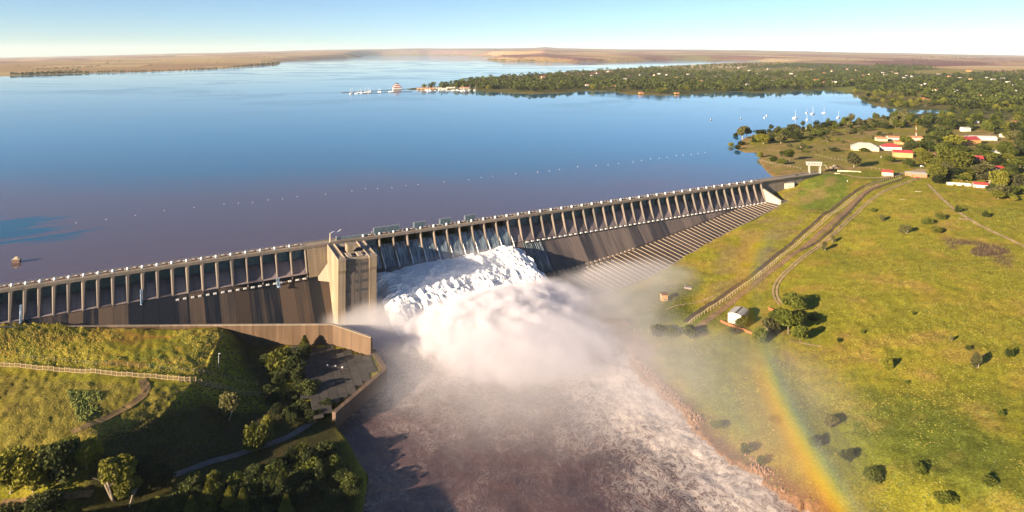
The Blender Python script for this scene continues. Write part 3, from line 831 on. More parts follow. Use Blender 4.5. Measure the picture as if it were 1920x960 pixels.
# apron slabs and ribs on the right
def apron_pt(s, t, lift=0.0):
    o0, z0 = o_rib(s), z_rib(s) - .1
    o1, z1 = o_bnd(s), z_bnd(s) - .6
    return (s, -(o0 + (o1 - o0) * t), z0 + (z1 - z0) * t + lift)
s = 384.0
while s < 711:
    e = min(s + 12.05, 711.5)
    P = [apron_pt(s + .05, 0), apron_pt(e - .05, 0), apron_pt(e - .05, 1.0), apron_pt(s + .05, 1.0)]
    lo = [(p[0], p[1], p[2] - 1.5) for p in P]
    MB().mat(M['apron']).hexa([lo[3], lo[2], lo[1], lo[0], P[3], P[2], P[1], P[0]]).build('apron_slab', dam)
    s = e
s = 404.0
while s < 709:
    t0 = .05 if s > 470 else .12
    A_, B_ = apron_pt(s, t0), apron_pt(s, .985)
    w = .19
    b = MB().mat(M['rib']).hexa([(s - w, B_[1], B_[2] - .1), (s + w, B_[1], B_[2] - .1), (s + w, A_[1], A_[2] - .1), (s - w, A_[1], A_[2] - .1),
                                (s - w, B_[1], B_[2] + .5), (s + w, B_[1], B_[2] + .5), (s + w, A_[1], A_[2] + .65), (s - w, A_[1], A_[2] + .65)])
    b.build('apron_rib', dam)
    s += 6.1
s = 396.0
big = MB().mat(M['rib']).hexa([(-1.5, -1.4, 0), (1.5, -1.4, 0), (1.5, 1, 0), (-1.5, 1, 0), (-1.3, -1, 1.5), (1.3, -1, 1.5), (1.3, .2, 1.7), (-1.3, .2, 1.7)]).mesh('dissipator_block')
while s < 500:
    p_ = apron_pt(s, .03)
    link('dissipator_block', big, dam, p_)
    if s < 450: link('dissipator_block', big, dam, (s + 2.5, p_[1] - 5, p_[2] - .3), scale=.7)
    s += 5.4
# boundary wall along the foot of the grass
edge_ss = [384, 410, 440, 470, 500, 535, 565, 595, 630, 665, 700, 727]
b = MB().mat(M['deck'])
for sa, sb in zip(edge_ss[:-1], edge_ss[1:]):
    oa, ob_, za, zb = o_bnd(sa), o_bnd(sb), z_bnd(sa) + .9, z_bnd(sb) + .9
    b.hexa([(sa, -oa - 1.1, -60), (sb, -ob_ - 1.1, -60), (sb, -ob_ - .1, -60), (sa, -oa - .1, -60), (sa, -oa - 1.1, za), (sb, -ob_ - 1.1, zb), (sb, -ob_ - .1, zb), (sa, -oa - .1, za)])
b.build('apron_edge_wall', dam)
# pale training wall closing the spillway on the right
db(M['pale']).hexa([(711, -27, -22), (713.5, -27, -22), (713.5, 1, -22), (711, 1, -22), (711, -27, -13.2), (713.5, -27, -13.2), (713.5, 1, -2.6), (711, 1, -2.6)]).build('training_wall', dam)
db(M['pale']).hexa([(711, -27.2, -24), (728, -25.2, -24), (728, -24, -24), (711, -26, -24), (711, -27.2, -13.4), (728, -25.2, -14.4), (728, -24, -14.4), (711, -26, -13.4)]).build('training_wall', dam)
# plain wing of the dam with vertical joints
s = 713.6
while s < 822:
    e = min(s + 7.9, 823)
    MB().mat(M['fascia']).box(s + .08, e - .08, .6, 8.1, -14, 1.9).build('wing_panel', dam)
    s = e
db(M['fascia']).box(713.6, 822.8, .8, 7.9, -13, 1.8).build('wing_core', dam)
# blank lit wall left of the outlet tower
for a, b_ in ((sx_ + 1.1, 204.2), (204.2, 221), (221, 238.0)):
    db(M['tower']).hexa([(a, -7.9, -18.2), (b_, -7.9, -18.2), (b_, 8, -18.2), (a, 8, -18.2), (a, -1.35, 2.0), (b_, -1.35, 2.0), (b_, 8, 2.0), (a, 8, 2.0)]).build('blank_wall', dam)
db(M['tower']).add([(196, -8, -21), (206, -19, -21), (207, -8, -21), (206.3, -8, -8)], [(0, 1, 3), (1, 2, 3), (0, 3, 2), (0, 2, 1)]).build('buttress', dam)
# thin leaks of water
wl = simple('falling water', (.25, .36, .48), .35, .4, 1.5, stretch=(1, 1, .15))
M['fall'] = wl
def leak(s, zt, zb, w, ot, ob_):
    b = MB().mat(wl)
    rr = random.Random(int(s * 10))
    for k in range(5):
        x = s + (k - 2) * w / 4 + rr.uniform(-.1, .1)
        b.tube((x, -ot, zt), (x + rr.uniform(-.3, .3), -ob_ - .4, zb - rr.uniform(0, 2)), .12, .3, 5)
    b.dome((s, -ob_ - .6, zb - .3), w * .6, 8, 3, .5)
    b.build('leak_jet', dam, smooth=True)
leak(s_of_px(41), -6, -15.6, 1.0, 5, 8.2); leak(s_of_px(264), -8, -17, 1.2, 5, 8.4); leak(s_of_px(516), -14, -19.5, 2.2, 8.5, 12)

# ------------------------------------------------------------------ the outlet tower, half way along the dam
tw = empty('outlet_tower', (*dam_xy(206.5, 2.5), 0), DAM_RZ - R(6))
tag(tw, 'square concrete outlet tower with recessed windowed front standing against the dam beside the torrent', 'tower')
W_, Dp, ZT, ZB = 28.0, 46.0, 3.4, -58.0
def ts(m): return MB().mat(m)
# side piers with a corbelled head
for x0, x1 in ((0, 5.2), (22.6, W_)):
    b = ts(M['tower'])
    hb_ = [(x0, -Dp + .9, ZB), (x1, -Dp + .9, ZB), (x1, -1.3, ZB), (x0, -1.3, ZB)]
    b.hexa(hb_ + [(x, y, -6.5) for x, y, z in hb_])
    b.hexa([(x, y, -6.5) for x, y, z in hb_] + [(x0 - .1, -Dp, -4), (x1 + .1, -Dp, -4), (x1 + .1, -1.3, -4), (x0 - .1, -1.3, -4)])
    b.hexa([(x0 - .1, -Dp, -4), (x1 + .1, -Dp, -4), (x1 + .1, -1.3, -4), (x0 - .1, -1.3, -4), (x0 - .1, -Dp, ZT), (x1 + .1, -Dp, ZT), (x1 + .1, -1.3, ZT), (x0 - .1, -1.3, ZT)])
    b.build('side_pier', tw)
    xa = x0 + .3; xb = x1 - .3
    cap = ts(M['deck']).box(x0 - .25, x0 + .35, -Dp - .15, -1.5, ZT, ZT + .9).box(x1 - .35, x1 + .25, -Dp - .15, -1.5, ZT, ZT + .9).box(x0 + .35, x1 - .35, -Dp - .15, -Dp + .5, ZT, ZT + .9)
    cap.box(x0 + .5, x1 - .5, -Dp + 4, -Dp + 9, ZT, ZT + .5).box(x0 + 1.3, x1 - 1.3, -Dp + 1.6, -Dp + 3.2, ZT, ZT + 1.1)
    cap.build('roof_parapet', tw)
# recessed front with storeys
ts(M['tower_shade']).box(5.2, 22.6, -Dp + 1.9, -1.5, ZB, ZT - 1.6).build('facade_wall', tw)
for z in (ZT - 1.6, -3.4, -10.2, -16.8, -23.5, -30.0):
    ts(M['tower_shade']).box(5.25, 22.55, -Dp + 1.7, -Dp + 1.9, z - .5, z + .2).build('storey_band', tw)
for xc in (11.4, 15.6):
    ts(M['tower_shade']).box(xc - .55, xc + .55, -Dp + 1.78, -Dp + 1.9, -34, ZT - 2.4).build('facade_pilaster', tw)
def window(parent, x, z, w, h, y):
    f = MB().mat(M['tower_shade']).box(x - w / 2 - .18, x + w / 2 + .18, y - .12, y - .02, z - h / 2 - .25, z - h / 2).box(x - w / 2 - .18, x + w / 2 + .18, y - .12, y - .02, z + h / 2, z + h / 2 + .2)
    f.box(x - w / 2 - .18, x - w / 2, y - .12, y - .02, z - h / 2, z + h / 2).box(x + w / 2, x + w / 2 + .18, y - .12, y - .02, z - h / 2, z + h / 2)
    o = f.build('window', parent)
    MB().mat(M['glass']).box(x - w / 2, x + w / 2, y - .10, y - .03, z - h / 2, z + h / 2).build('pane', o)
yy = -Dp + 1.9
for zc in (-1.4, -6.9, -13.6, -20.2):
    for xc, w in ((6.7, 1.4), (8.7, 1.4), (13.5, 1.9), (17.2, 1.3), (19.1, 1.3), (21.0, 1.3)):
        if (zc, xc) in ((-13.6, 6.7), (-20.2, 8.7)): continue
        window(tw, xc, zc, w, 2.2 if zc > -18 else 1.7, yy)
# roof of the middle: well with boxes, stair head
ts(M['dark']).box(5.3, 22.5, -Dp + 4.2, -6, ZT - 1.6, ZT - 1.45).build('roof', tw)
ts(M['deck']).box(5.2, 22.6, -Dp + 3.3, -Dp + 4.2, ZT - 1.6, ZT + .2).build('roof_edge', tw)
ts(M['deck']).box(5.2, 22.6, -30, -29.2, ZT - 1.45, ZT + .5).build('roof_beam', tw)
ts(M['deck']).box(5.2, 22.6, -8, -1.5, ZT - 3, ZT).build('roof_slab', tw)
for x in (7.6, 15.6):
    ts(M['deck']).box(x, x + 3.4, -41, -31, ZT - 1.45, ZT + .9).build('roof_hatch', tw)
ts(M['tower']).box(10.2, 14.8, -28, -19, ZT - 1.45, ZT + 5.2).build('stair_head', tw)
for x, y, w, d, h in ((19.6, -37, 2.2, 3, 1.4), (20.8, -41, 1.4, 1.4, 1.8), (5.8, -26, 1.4, 6, 1.2), (17.5, -17, 3, 5, 1.2)):
    ts(M['white' if h > 1.5 else 'deck']).box(x, x + w, y, y + d, ZT - 1.45, ZT - 1.45 + h).build('roof_unit', tw)
def rail_on(parent, pts, z, name='railing'):
    k = MB().mat(M['steel'])
    for (xa, ya), (xb, yb) in zip(pts[:-1], pts[1:]):
        L = math.hypot(xb - xa, yb - ya); n = max(1, int(L / 2))
        for i in range(n + 1):
            x, y = xa + (xb - xa) * i / n, ya + (yb - ya) * i / n
            k.box(x - .06, x + .06, y - .06, y + .06, z, z + 1.1)
        k.tube((xa, ya, z + 1.1), (xb, yb, z + 1.1), .06, n=4)
    return k.build(name, parent)
rail_on(tw, [(5.4, -Dp + 4), (22.4, -Dp + 4)], ZT + .2)
# small post and lattice boom at the head of the tower on the deck
def lattice(name, a, b_, w, parent, mat, n=9):
    k = MB().mat(mat); a, b_ = Vector(a), Vector(b_)
    d = (b_ - a); e = d.normalized().orthogonal() * w / 2; g2 = d.normalized().cross(e.normalized()) * w / 2
    cs = [e + g2, e - g2, -e - g2, -e + g2]
    for c0 in cs: k.tube(a + c0, b_ + c0, w * .07, n=4)
    for i in range(n):
        p0, p1 = a + d * i / n, a + d * (i + 1) / n
        for q_ in range(4):
            k.tube(p0 + cs[q_], p1 + cs[(q_ + 1) % 4], w * .045, n=3)
    return k.build(name, parent)
cr = empty('crane_post', (*dam_xy(210, -1), 3.86), DAM_RZ)
tag(cr, 'pale jib post with folded arm at the back corner of the outlet tower', 'crane')
MB().mat(M['pale']).tube((0, 0, 0), (0, 0, 7.5), .7, .45, 8).build('post', cr)
MB().mat(M['white']).tube((0, 0, 7.2), (3, .5, 8.2), .3, .25, 6).tube((3, .5, 8.2), (5.5, .8, 7.0), .3, .2, 6).tube((5.5, .8, 7), (9, 1, 9), .25, .2, 6).build('arm', cr)
MB().mat(M['steel']).box(-1, 1, -1, 1, 0, .5).build('base', cr)
fb = empty('gantry_beam', (*dam_xy(216, 0), 3.86), DAM_RZ)
tag(fb, 'long blue grey steel beam lying on the deck behind the outlet tower', 'beam')
MB().mat(M['gate_raised']).box(0, 30, 5.2, 5.9, .3, 1.9).build('girder', fb)
MB().mat(M['steel']).box(0, .5, 4.8, 6.3, 0, 3.0).build('end_frame', fb)
MB().mat(M['steel']).box(29.5, 30, 4.8, 6.3, 0, 3.0).build('end_frame', fb)

# ------------------------------------------------------------------ walls at the left side of the river
def wall_run(name, pts, zb, t, mat, label, cat='wall', cope=None):
    """pts: (X, Y, top height)"""
    e_ = empty(name, (pts[0][0], pts[0][1], 0))
    tag(e_, label, cat)
    ox, oy = pts[0][0], pts[0][1]
    for (xa, ya, za), (xb, yb, zb2) in zip(pts[:-1], pts[1:]):
        d = Vector((xb - xa, yb - ya)); L = d.length; d /= L; nn = Vector((-d.y, d.x)) * t / 2
        m_ = max(1, round(L / 9))
        for i in range(m_):
            f0, f1 = i / m_, (i + 1) / m_
            g0, g1 = f0 + .06 / L, f1 - .06 / L
            P = [(xa - ox + (xb - xa) * f, ya - oy + (yb - ya) * f, za + (zb2 - za) * f) for f in (g0, g1)]
            (x0, y0, z0), (x1, y1, z1) = P
            lo = [(x0 + nn.x, y0 + nn.y, zb), (x0 - nn.x, y0 - nn.y, zb), (x1 - nn.x, y1 - nn.y, zb), (x1 + nn.x, y1 + nn.y, zb)]
            hi = [(p[0], p[1], z) for p, z in zip(lo, (z0, z0, z1, z1))]
            MB().mat(mat).hexa(lo + hi).build('wall_panel', e_)
        if cope:
            P = [(xa - ox, ya - oy, za), (xb - ox, yb - oy, zb2)]
            n3 = nn * 1.25
            lo = [(P[0][0] + n3.x, P[0][1] + n3.y, za + .003), (P[0][0] - n3.x, P[0][1] - n3.y, za + .003), (P[1][0] - n3.x, P[1][1] - n3.y, zb2 + .003), (P[1][0] + n3.x, P[1][1] + n3.y, zb2 + .003)]
            MB().mat(cope).hexa(lo + [(p[0], p[1], p[2] + .35) for p in lo]).build('coping', e_)
    return e_
wx = lambda px, z, y=WALLY: unp(px, y, z)
top = []
for px, py, z in ((-60, 614, -10.0), (60, 612.3, -17.2), (200, 611, -23.6), (300, 610.5, -27.2), (400, 609.5, -28.7), (625, 608.5, -28.9)):
    X, Y = unp(px, py, z); top.append((X, Y, z))
X, Y = unp(697, 633, -30.6); top.append((X, Y, -30.6))
wall_run('retaining_wall', top, -54, 1.6, M['wall_orange'], 'tall tan retaining wall between the sloping dam face and the grass bank', cope=M['deck'])
rw_ = [(697, 634, -30.6)]
pts = [(*unp(699, 656, -41.3), -41.3), (*unp(722, 692, -41.3), -41.3), (*unp(626, 774, -41.3), -41.3)]
a = top[-1]
wall_run('river_wall', [(a[0] + .4, a[1] - .8, -40.9)] + pts, -54, 2.2, M['wall_brown'], 'brown river wall bending round the paved yard at the water edge', cope=M['wall_brown'])
# paved yard: slabs with dark joints
yard = [unp(530, 650, -42), unp(622, 647, -42), unp(688, 664, -42), unp(697, 662, -42), unp(717, 692, -42), unp(628, 768, -42), unp(585, 790, -43), unp(560, 740, -43)]
yp = np.array(yard)
c0 = Vector(unp(645, 690, -42)); du = Vector((.93, .36)); dv = Vector((-.36, .93))
ymat = M['pave']
sm_ = MB().mat(ymat).box(-2.45, 2.45, -3.1, 3.1, -.9, 0).mesh('paving_slab')
yd = empty('paved_yard', (c0.x, c0.y, -41.6), math.atan2(du.y, du.x))
tag(yd, kind='structure')
for i in range(-13, 14):
    for j in range(-10, 11):
        p_ = c0 + du * (i * 5.1) + dv * (j * 6.4 + (3.2 if i % 2 else 0))
        if sdist(np.array([[p_.x, p_.y]]), yp)[0] > 2.0:
            link('paving_slab', sm_, yd, (i * 5.1, j * 6.4 + (3.2 if i % 2 else 0), random.uniform(-.05, .08)))
# small wall block on the right bank by the river
X, Y = unp(1128, 619, -49)
wb_ = empty('bank_abutment', (X, Y, 0), 0)
tag(wb_, 'tan concrete block wall at the right bank where the spray clears', 'wall')
zt = lambda px, py, Y_: H - (py - YH) * Y_ / F
x1, x2 = 0, (1172 - 1128) / F * Y
MB().mat(M['wall_orange']).hexa([(0, 0, -56), (x2, -1, -56), (x2, 5, -56), (0, 5, -56), (0, 0, zt(0, 600, Y)), (x2, -1, zt(0, 602, Y)), (x2, 5, zt(0, 602, Y)), (0, 5, zt(0, 600, Y))]).build('wall_panel', wb_)
x3 = (1189 - 1128) / F * Y
MB().mat(M['wall_orange']).hexa([(x2 + .1, -1, -56), (x3, -3, -56), (x3, 4, -56), (x2 + .1, 5, -56), (x2 + .1, -1, zt(0, 602, Y)), (x3, -3, zt(0, 614, Y)), (x3, 4, zt(0, 614, Y)), (x2 + .1, 5, zt(0, 602, Y))]).build('wall_panel', wb_)
# ------------------------------------------------------------------ the torrent out of the open gates
m, nt, b = new_mat('white water')
p = world_pos(nt)
v = noise(nt, .30, 6, .7, vec=p, dist=.5); v2 = noise(nt, 1.1, 5, .7, vec=p)
c = ramp(nt, mth(nt, 'MULTIPLY_ADD', v2, .35, mth(nt, 'MULTIPLY', v, .65)), [(.34, (.74, .73, .72)), (.48, (.86, .86, .86)), (.66, (.90, .91, .92))])
nt.links.new(c, b.inputs['Base Color']); b.inputs['Roughness'].default_value = .8
b.inputs['Subsurface Weight'].default_value = 0.0
bump(nt, b, v2, .4, .6)
tr_ = nt.nodes.new('ShaderNodeBsdfTranslucent'); nt.links.new(c, tr_.inputs[0])
ms2 = nt.nodes.new('ShaderNodeMixShader'); ms2.inputs[0].default_value = .15
nt.links.new(b.outputs[0], ms2.inputs[1]); nt.links.new(tr_.outputs[0], ms2.inputs[2]); nt.links.new(ms2.outputs[0], nt.nodes['Material Output'].inputs[0])
M['white_water'] = m
def foam_sheet(name, s0, s1, prof, ns, nt_, amp, seed, mat=M['white_water'], edge_drop=8.0, shape=None):
    """prof: list of (o, z) from top to bottom; the sheet is pushed outwards by billows"""
    S = np.linspace(s0, s1, ns); T = np.linspace(0, 1, nt_)
    TT, SS = np.meshgrid(T, S, indexing='ij')
    tt = np.linspace(0, 1, len(prof))
    O = np.interp(TT, tt, [q[0] for q in prof]); Z = np.interp(TT, tt, [q[1] for q in prof])
    top_ = (fbm(SS * .07, SS * 0 + seed, 3, seed) - .5) * 7 * (1 - TT) ** 1.5
    Z = Z + top_
    if shape is not None: O, Z = shape(SS, TT, O, Z)
    bil = lambda f, sd: 1 - np.abs(vnoise3(SS * f, O * f, Z * f, sd) * 2 - 1)
    n_a = vnoise3(SS * .055, O * .055, Z * .055, seed + 2); n_b = bil(.13, seed + 3); n_m = bil(.27, seed + 4); n_c = bil(.55, seed + 5); n_d = bil(1.1, seed + 6)
    push = (n_a * .9 + n_b * .62 + n_m * .30 + n_c * .14 + n_d * .07 - 1.0) * amp * np.clip(TT * 6, .25, 1)
    O = O + push * .70; Z = Z + push * .70
    e_ = np.minimum(SS - s0, s1 - SS) / 12
    e_ = np.clip(e_ + (n_b - .5) * .5, 0, 1)
    Z = Z - (1 - e_) ** 2 * edge_drop; O = O - (1 - e_) ** 2 * 3
    P = np.stack([SS, -O, Z], -1).reshape(-1, 3)
    ii, jj = np.meshgrid(np.arange(nt_ - 1), np.arange(ns - 1), indexing='ij')
    q = ii * ns + jj
    Fq_ = np.stack([q, q + ns, q + ns + 1, q + 1], -1).reshape(-1, 4)
    return link(name, np_mesh(name, P, Fq_, mat, True), None, (A2[0], A2[1], 0), DAM_RZ)
def fs(SS, TT, O, Z):
    k = np.interp(SS, [250, 290, 330, 372], [0, 1, 3, 6])
    Z = Z + np.interp(SS, [236, 265, 300, 330, 350, 378], [-2.2, -1.6, -.6, -.2, .8, .6]) * (1 - TT)
    return O + k * TT, Z
f_ = foam_sheet('white_water', 236, 378, [(8, -20.5), (14, -18.5), (22, -20.0), (32, -23.5), (44, -28.5), (58, -35.5), (76, -44), (96, -51)], 560, 380, 5.4, 5, shape=fs)
tag(f_, 'boiling wall of white water thrown up below the open gates beside the tower', 'white water', kind='stuff')
# thin sheets of water on the chutes of the open gates
m, nt, b = new_mat('sheet of running water')
p = world_pos(nt)
rot = nt.nodes.new('ShaderNodeMapping'); rot.inputs['Rotation'].default_value = (0, 0, -DAM_RZ); nt.links.new(p, rot.inputs[0])
v = noise(nt, .8, 5, .65, vec=rot.outputs[0], stretch=(1, .10, .10))
c = ramp(nt, v, [(.42, (.05, .07, .09)), (.72, (.36, .44, .50))])
nt.links.new(c, b.inputs['Base Color']); b.inputs['Roughness'].default_value = .3
M['sheet'] = m
ORD = ['first', 'second', 'third', 'fourth', 'fifth', 'sixth', 'seventh', 'eighth', 'ninth', 'tenth', 'eleventh', 'twelfth', 'thirteenth', 'fourteenth']
prof = [(3.0, -4.4), (1.8, -5.2), (0, -6.6), (-1.8, -8.7), (-3.6, -11.2), (-5.2, -13.8), (-6.8, -16.8), (-8.6, -20.5), (-11, -24)]
n = len(prof)
b = MB().mat(M['sheet'])
P = [(x, y - .5, z + .5) for x in (-.5, .5) for y, z in prof] + [(x, y + .4, z - .4) for x in (-.5, .5) for y, z in prof]
b.add(P, [(k, k + 1, n + k + 1, n + k)[::-1] for k in range(n - 1)] + [(2 * n + k, 2 * n + k + 1, 3 * n + k + 1, 3 * n + k) for k in range(n - 1)]
      + [(k, 2 * n + k, 2 * n + k + 1, k + 1) for k in range(n - 1)] + [(n + k, n + k + 1, 3 * n + k + 1, 3 * n + k) for k in range(n - 1)] + [(0, n, 3 * n, 2 * n), (n - 1, 3 * n - 1, 4 * n - 1, 2 * n - 1)])
sheet_me = b.mesh('water_sheet')
for (a, b_) in BAYS:
    c_ = (a + b_) / 2
    if 238 < c_ < 372 and b_ - a < 16:
        o = link('water_sheet', sheet_me, None, (*dam_xy(c_, 0), 0), DAM_RZ, scale=((b_ - a) - 1.9, 1, 1))
        tag(o, 'thin sheet of water sliding down the %s open chute right of the tower' % ORD[sum(1 for q in SR if 238 <= q <= a) - 1], 'water sheet', 'water sheets on the open chutes')
# spray tails shed by the pier noses
for i, s in enumerate([q for q in SR if 240 < q < 376]):
    b = MB().mat(M['white_water'])
    rr = random.Random(i)
    y = -1.2; z = -3.5; pts = []
    for k in range(8):
        pts.append((k * .28 + rr.uniform(-.1, .1), y, z)); y -= 1.25; z -= 2.5
    for (p0, p1), k in zip(zip(pts[:-1], pts[1:]), range(8)): b.tube(p0, p1, .10 + k * .055, .155 + k * .055, 6, cap=False)
    o = b.build('spray_tail', None, loc=(*dam_xy(s, 0), 0), rz=DAM_RZ, smooth=True)
    tag(o, 'white streak of spray trailing off the %s pier right of the tower' % ORD[i], 'spray streak', 'spray streaks below the open piers')
# smooth curved fan of water at the right end of the torrent
m, nt, b = new_mat('glassy fan of water')
p = world_pos(nt)
v = noise(nt, .5, 5, .65, vec=p, stretch=(1, .35, 1))
c = ramp(nt, v, [(.3, (.30, .35, .38)), (.7, (.52, .56, .58))])
nt.links.new(c, b.inputs['Base Color']); b.inputs['Roughness'].default_value = .35
bump(nt, b, v, .4)
M['fan'] = m
def at_so(px, py, o):
    """point on the sight line through a picture point where it stands o metres downstream of the dam axis"""
    k = (px - 960) / F
    X0 = A2[0] + o * N2[0]; Y0 = A2[1] + o * N2[1]
    s = (k * Y0 - X0) / (U2[0] - k * U2[1])
    X, Y = dam_xy(s, o)
    return (X, Y, H - (py - YH) / F * Y)
outer = [(925, 466, 9), (950, 470, 13), (972, 480, 18), (992, 494, 24), (1008, 508, 30), (1018, 522, 36), (1022, 540, 42)]
inner = [(918, 478, 13), (925, 490, 19), (935, 504, 26), (945, 520, 33), (955, 534, 40), (962, 548, 46), (968, 565, 52)]
b = MB().mat(M['fan'])
ncx = 14; P = []
for (a, c_) in zip(outer, inner):
    A_, B_ = Vector(at_so(*a)), Vector(at_so(*c_))
    for k in range(ncx):
        t = k / (ncx - 1)
        q_ = A_.lerp(B_, t); q_.z += math.sin(t * PI) * 2.2 - (1.5 if k == 0 else 0)
        P.append(q_)
Q = [(i * ncx + k, i * ncx + k + 1, (i + 1) * ncx + k + 1, (i + 1) * ncx + k) for i in range(len(outer) - 1) for k in range(ncx - 1)]
b.add(P, Q)
nb_ = len(P)
b.add([q_ - Vector((0, 0, 3.5)) for q_ in P], [f[::-1] for f in Q])
rim = [i * ncx for i in range(len(outer))]
b.add([P[i] for i in rim] + [P[i] - Vector((0, 0, 3.5)) for i in rim], [(k, len(rim) + k, len(rim) + k + 1, k + 1) for k in range(len(rim) - 1)])
tag(b.build('water_fan', smooth=True), 'smooth grey blue fan of water curving out at the right end of the torrent', 'water jet')
# narrow falls beside it
b = MB().mat(M['sheet']); rr = random.Random(4)
x = s_of_px(972)
while x < s_of_px(1006):
    w = rr.uniform(.35, .9); l0 = rr.uniform(0, 2)
    b.tube((x, -8.0, -18.2 - l0 * .4), (x + rr.uniform(-.2, .2), -27.0, -41.5), w * .5, w, 5)
    x += w * 1.5 + rr.uniform(0, .8)
tag(b.build('narrow_waterfall', None, loc=(A2[0], A2[1], 0), rz=DAM_RZ, smooth=True), 'narrow blue waterfall streaking down the dark slope right of the torrent', 'waterfall')

# ------------------------------------------------------------------ spray clouds: bodies of mist that thin out towards their edges
ico = bmesh.new(); bmesh.ops.create_icosphere(ico, subdivisions=3, radius=1.0)
ico_me = bpy.data.meshes.new('mist_body'); ico.to_mesh(ico_me); ico.free()
def mist(name, centre, size, rz, dens, nscale, nlo, nhi, label, colr=(.88, .86, .90), power=1.0, detail=5, aniso=.0, seed=0.0, step=1.0, core=0.0, floor_=0.0):
    me = ico_me.copy()
    m = bpy.data.materials.new(name); m.use_nodes = True
    nt = m.node_tree; nt.nodes.clear()
    out = nt.nodes.new('ShaderNodeOutputMaterial')
    pv = nt.nodes.new('ShaderNodeVolumePrincipled')
    pv.inputs['Color'].default_value = (*colr, 1); pv.inputs['Anisotropy'].default_value = aniso
    t = nt.nodes.new('ShaderNodeTexCoord')
    ln = nt.nodes.new('ShaderNodeVectorMath'); ln.operation = 'LENGTH'; nt.links.new(t.outputs['Object'], ln.inputs[0])
    fall = mth(nt, 'POWER', mth(nt, 'SUBTRACT', 1.0, ln.outputs['Value'], clamp=True), power)
    p = nt.nodes.new('ShaderNodeNewGeometry').outputs['Position']
    sh = nt.nodes.new('ShaderNodeVectorMath'); sh.operation = 'ADD'; sh.inputs[1].default_value = (seed * 91, seed * 37, seed * 53)
    nt.links.new(p, sh.inputs[0])
    v = noise(nt, nscale, detail, .62, vec=sh.outputs[0], dist=.3)
    # the noise eats into the body from outside, so the edge billows
    e_ = mth(nt, 'ADD', mth(nt, 'MULTIPLY', fall, core if core else 1.4), mth(nt, 'SUBTRACT', v, nlo))
    e_ = mth(nt, 'DIVIDE', e_, nhi, clamp=True)
    e_ = mth(nt, 'MULTIPLY', e_, mth(nt, 'MULTIPLY', fall, 3.0, clamp=True))
    nt.links.new(mth(nt, 'MULTIPLY', e_, dens), pv.inputs['Density'])
    nt.links.new(pv.outputs[0], out.inputs['Volume'])
    me.materials.clear(); me.materials.append(m)
    m.cycles.volume_step_rate = step
    o = link(name, me, None, centre, rz, scale=size)
    tag(o, label, 'mist', kind='stuff')
    return o
def dl(s, o, z): return (*dam_xy(s, o), z)
mist('spray_cloud', dl(302, 98, -47), (92, 60, 30), DAM_RZ, .30, .070, .82, .22, 'dense white cloud of spray rolling over the foot of the torrent', seed=1, core=1.55)
mist('spray_cloud', dl(348, 84, -46), (56, 50, 23), DAM_RZ, .16, .06, .72, .3, 'grey white spray at the right edge of the torrent', seed=5, core=1.5)
mist('spray_cloud', dl(305, 138, -49), (84, 70, 22), DAM_RZ, .085, .05, .72, .3, 'softer cloud of spray spreading downstream over the river', seed=8, core=1.5)
mist('spray_veil', dl(306, 24, -27), (84, 40, 18), DAM_RZ, .012, .11, .60, .35, 'thin spray hanging on the face of the torrent below the gates', seed=9, core=1.3)
mist('drifting_spray', dl(312, 150, -49), (155, 140, 27), DAM_RZ, .016, .030, .55, .5, 'thinner mist drifting from the torrent over the river', seed=2, core=1.4)
mist('drifting_spray', dl(226, 62, -45), (46, 54, 21), DAM_RZ, .045, .05, .60, .4, 'thin blue grey mist around the foot of the outlet tower', seed=3, core=1.3)
mist('drifting_spray', dl(424, 96, -42), (100, 60, 22), DAM_RZ, .012, .035, .55, .4, 'faint veil of spray over the lower ribbed apron and grass bank', seed=4, core=1.3)
mist('drifting_spray', (135, 395, -44), (100, 130, 24), 0, .0055, .03, .55, .5, 'faint veil of mist over the right river bank and green field', seed=6, core=1.3)

# ------------------------------------------------------------------ rainbow standing in the spray drifting over the right field
rcx, rcy, rr0 = 843.0, 300.0, 702.0
m = bpy.data.materials.new('rainbow in spray'); m.use_nodes = True
nt = m.node_tree; nt.nodes.clear()
out = nt.nodes.new('ShaderNodeOutputMaterial')
p = nt.nodes.new('ShaderNodeNewGeometry').outputs['Position']
sp = nt.nodes.new('ShaderNodeSeparateXYZ'); nt.links.new(p, sp.inputs[0])
dx = mth(nt, 'SUBTRACT', sp.outputs[0], rcx); dy = mth(nt, 'SUBTRACT', sp.outputs[1], rcy)
rad = mth(nt, 'SQRT', mth(nt, 'ADD', mth(nt, 'MULTIPLY', dx, dx), mth(nt, 'MULTIPLY', dy, dy)))
HW = 11.0
w_ = mth(nt, 'MULTIPLY', mth(nt, 'POWER', mth(nt, 'DIVIDE', sp.outputs[1], 380.0), 1.0), HW)
t = mth(nt, 'MULTIPLY_ADD', mth(nt, 'DIVIDE', mth(nt, 'SUBTRACT', rad, rr0), w_), -.5, .5)        # 0 at the outer (left) rim, 1 at the inner
cr_ = ramp(nt, t, [(0.0, (1, .40, .05)), (.28, (1, .50, .0)), (.48, (1, .70, .0)), (.62, (.55, .75, .12)), (.76, (.28, .62, .72)), (.9, (.35, .42, .75)), (1.0, (.45, .38, .65))])
bell = ramp(nt, t, [(0.0, 0.0), (.3, .62), (.46, 1.0), (.58, .75), (.75, .35), (1.0, 0.0)], 'B_SPLINE')
along = ramp(nt, mth(nt, 'DIVIDE', sp.outputs[1], 700.0), [(.33, 1.0), (.45, 1.0), (.55, .62), (.61, .12), (.74, .05), (.84, .16), (.93, .14), (1.0, 0.0)])
zf = mth(nt, 'SUBTRACT', 1.0, mth(nt, 'MULTIPLY', mth(nt, 'SUBTRACT', sp.outputs[2], -52.0), 0.0), clamp=True)
v = noise(nt, .03, 3, .6, vec=p)
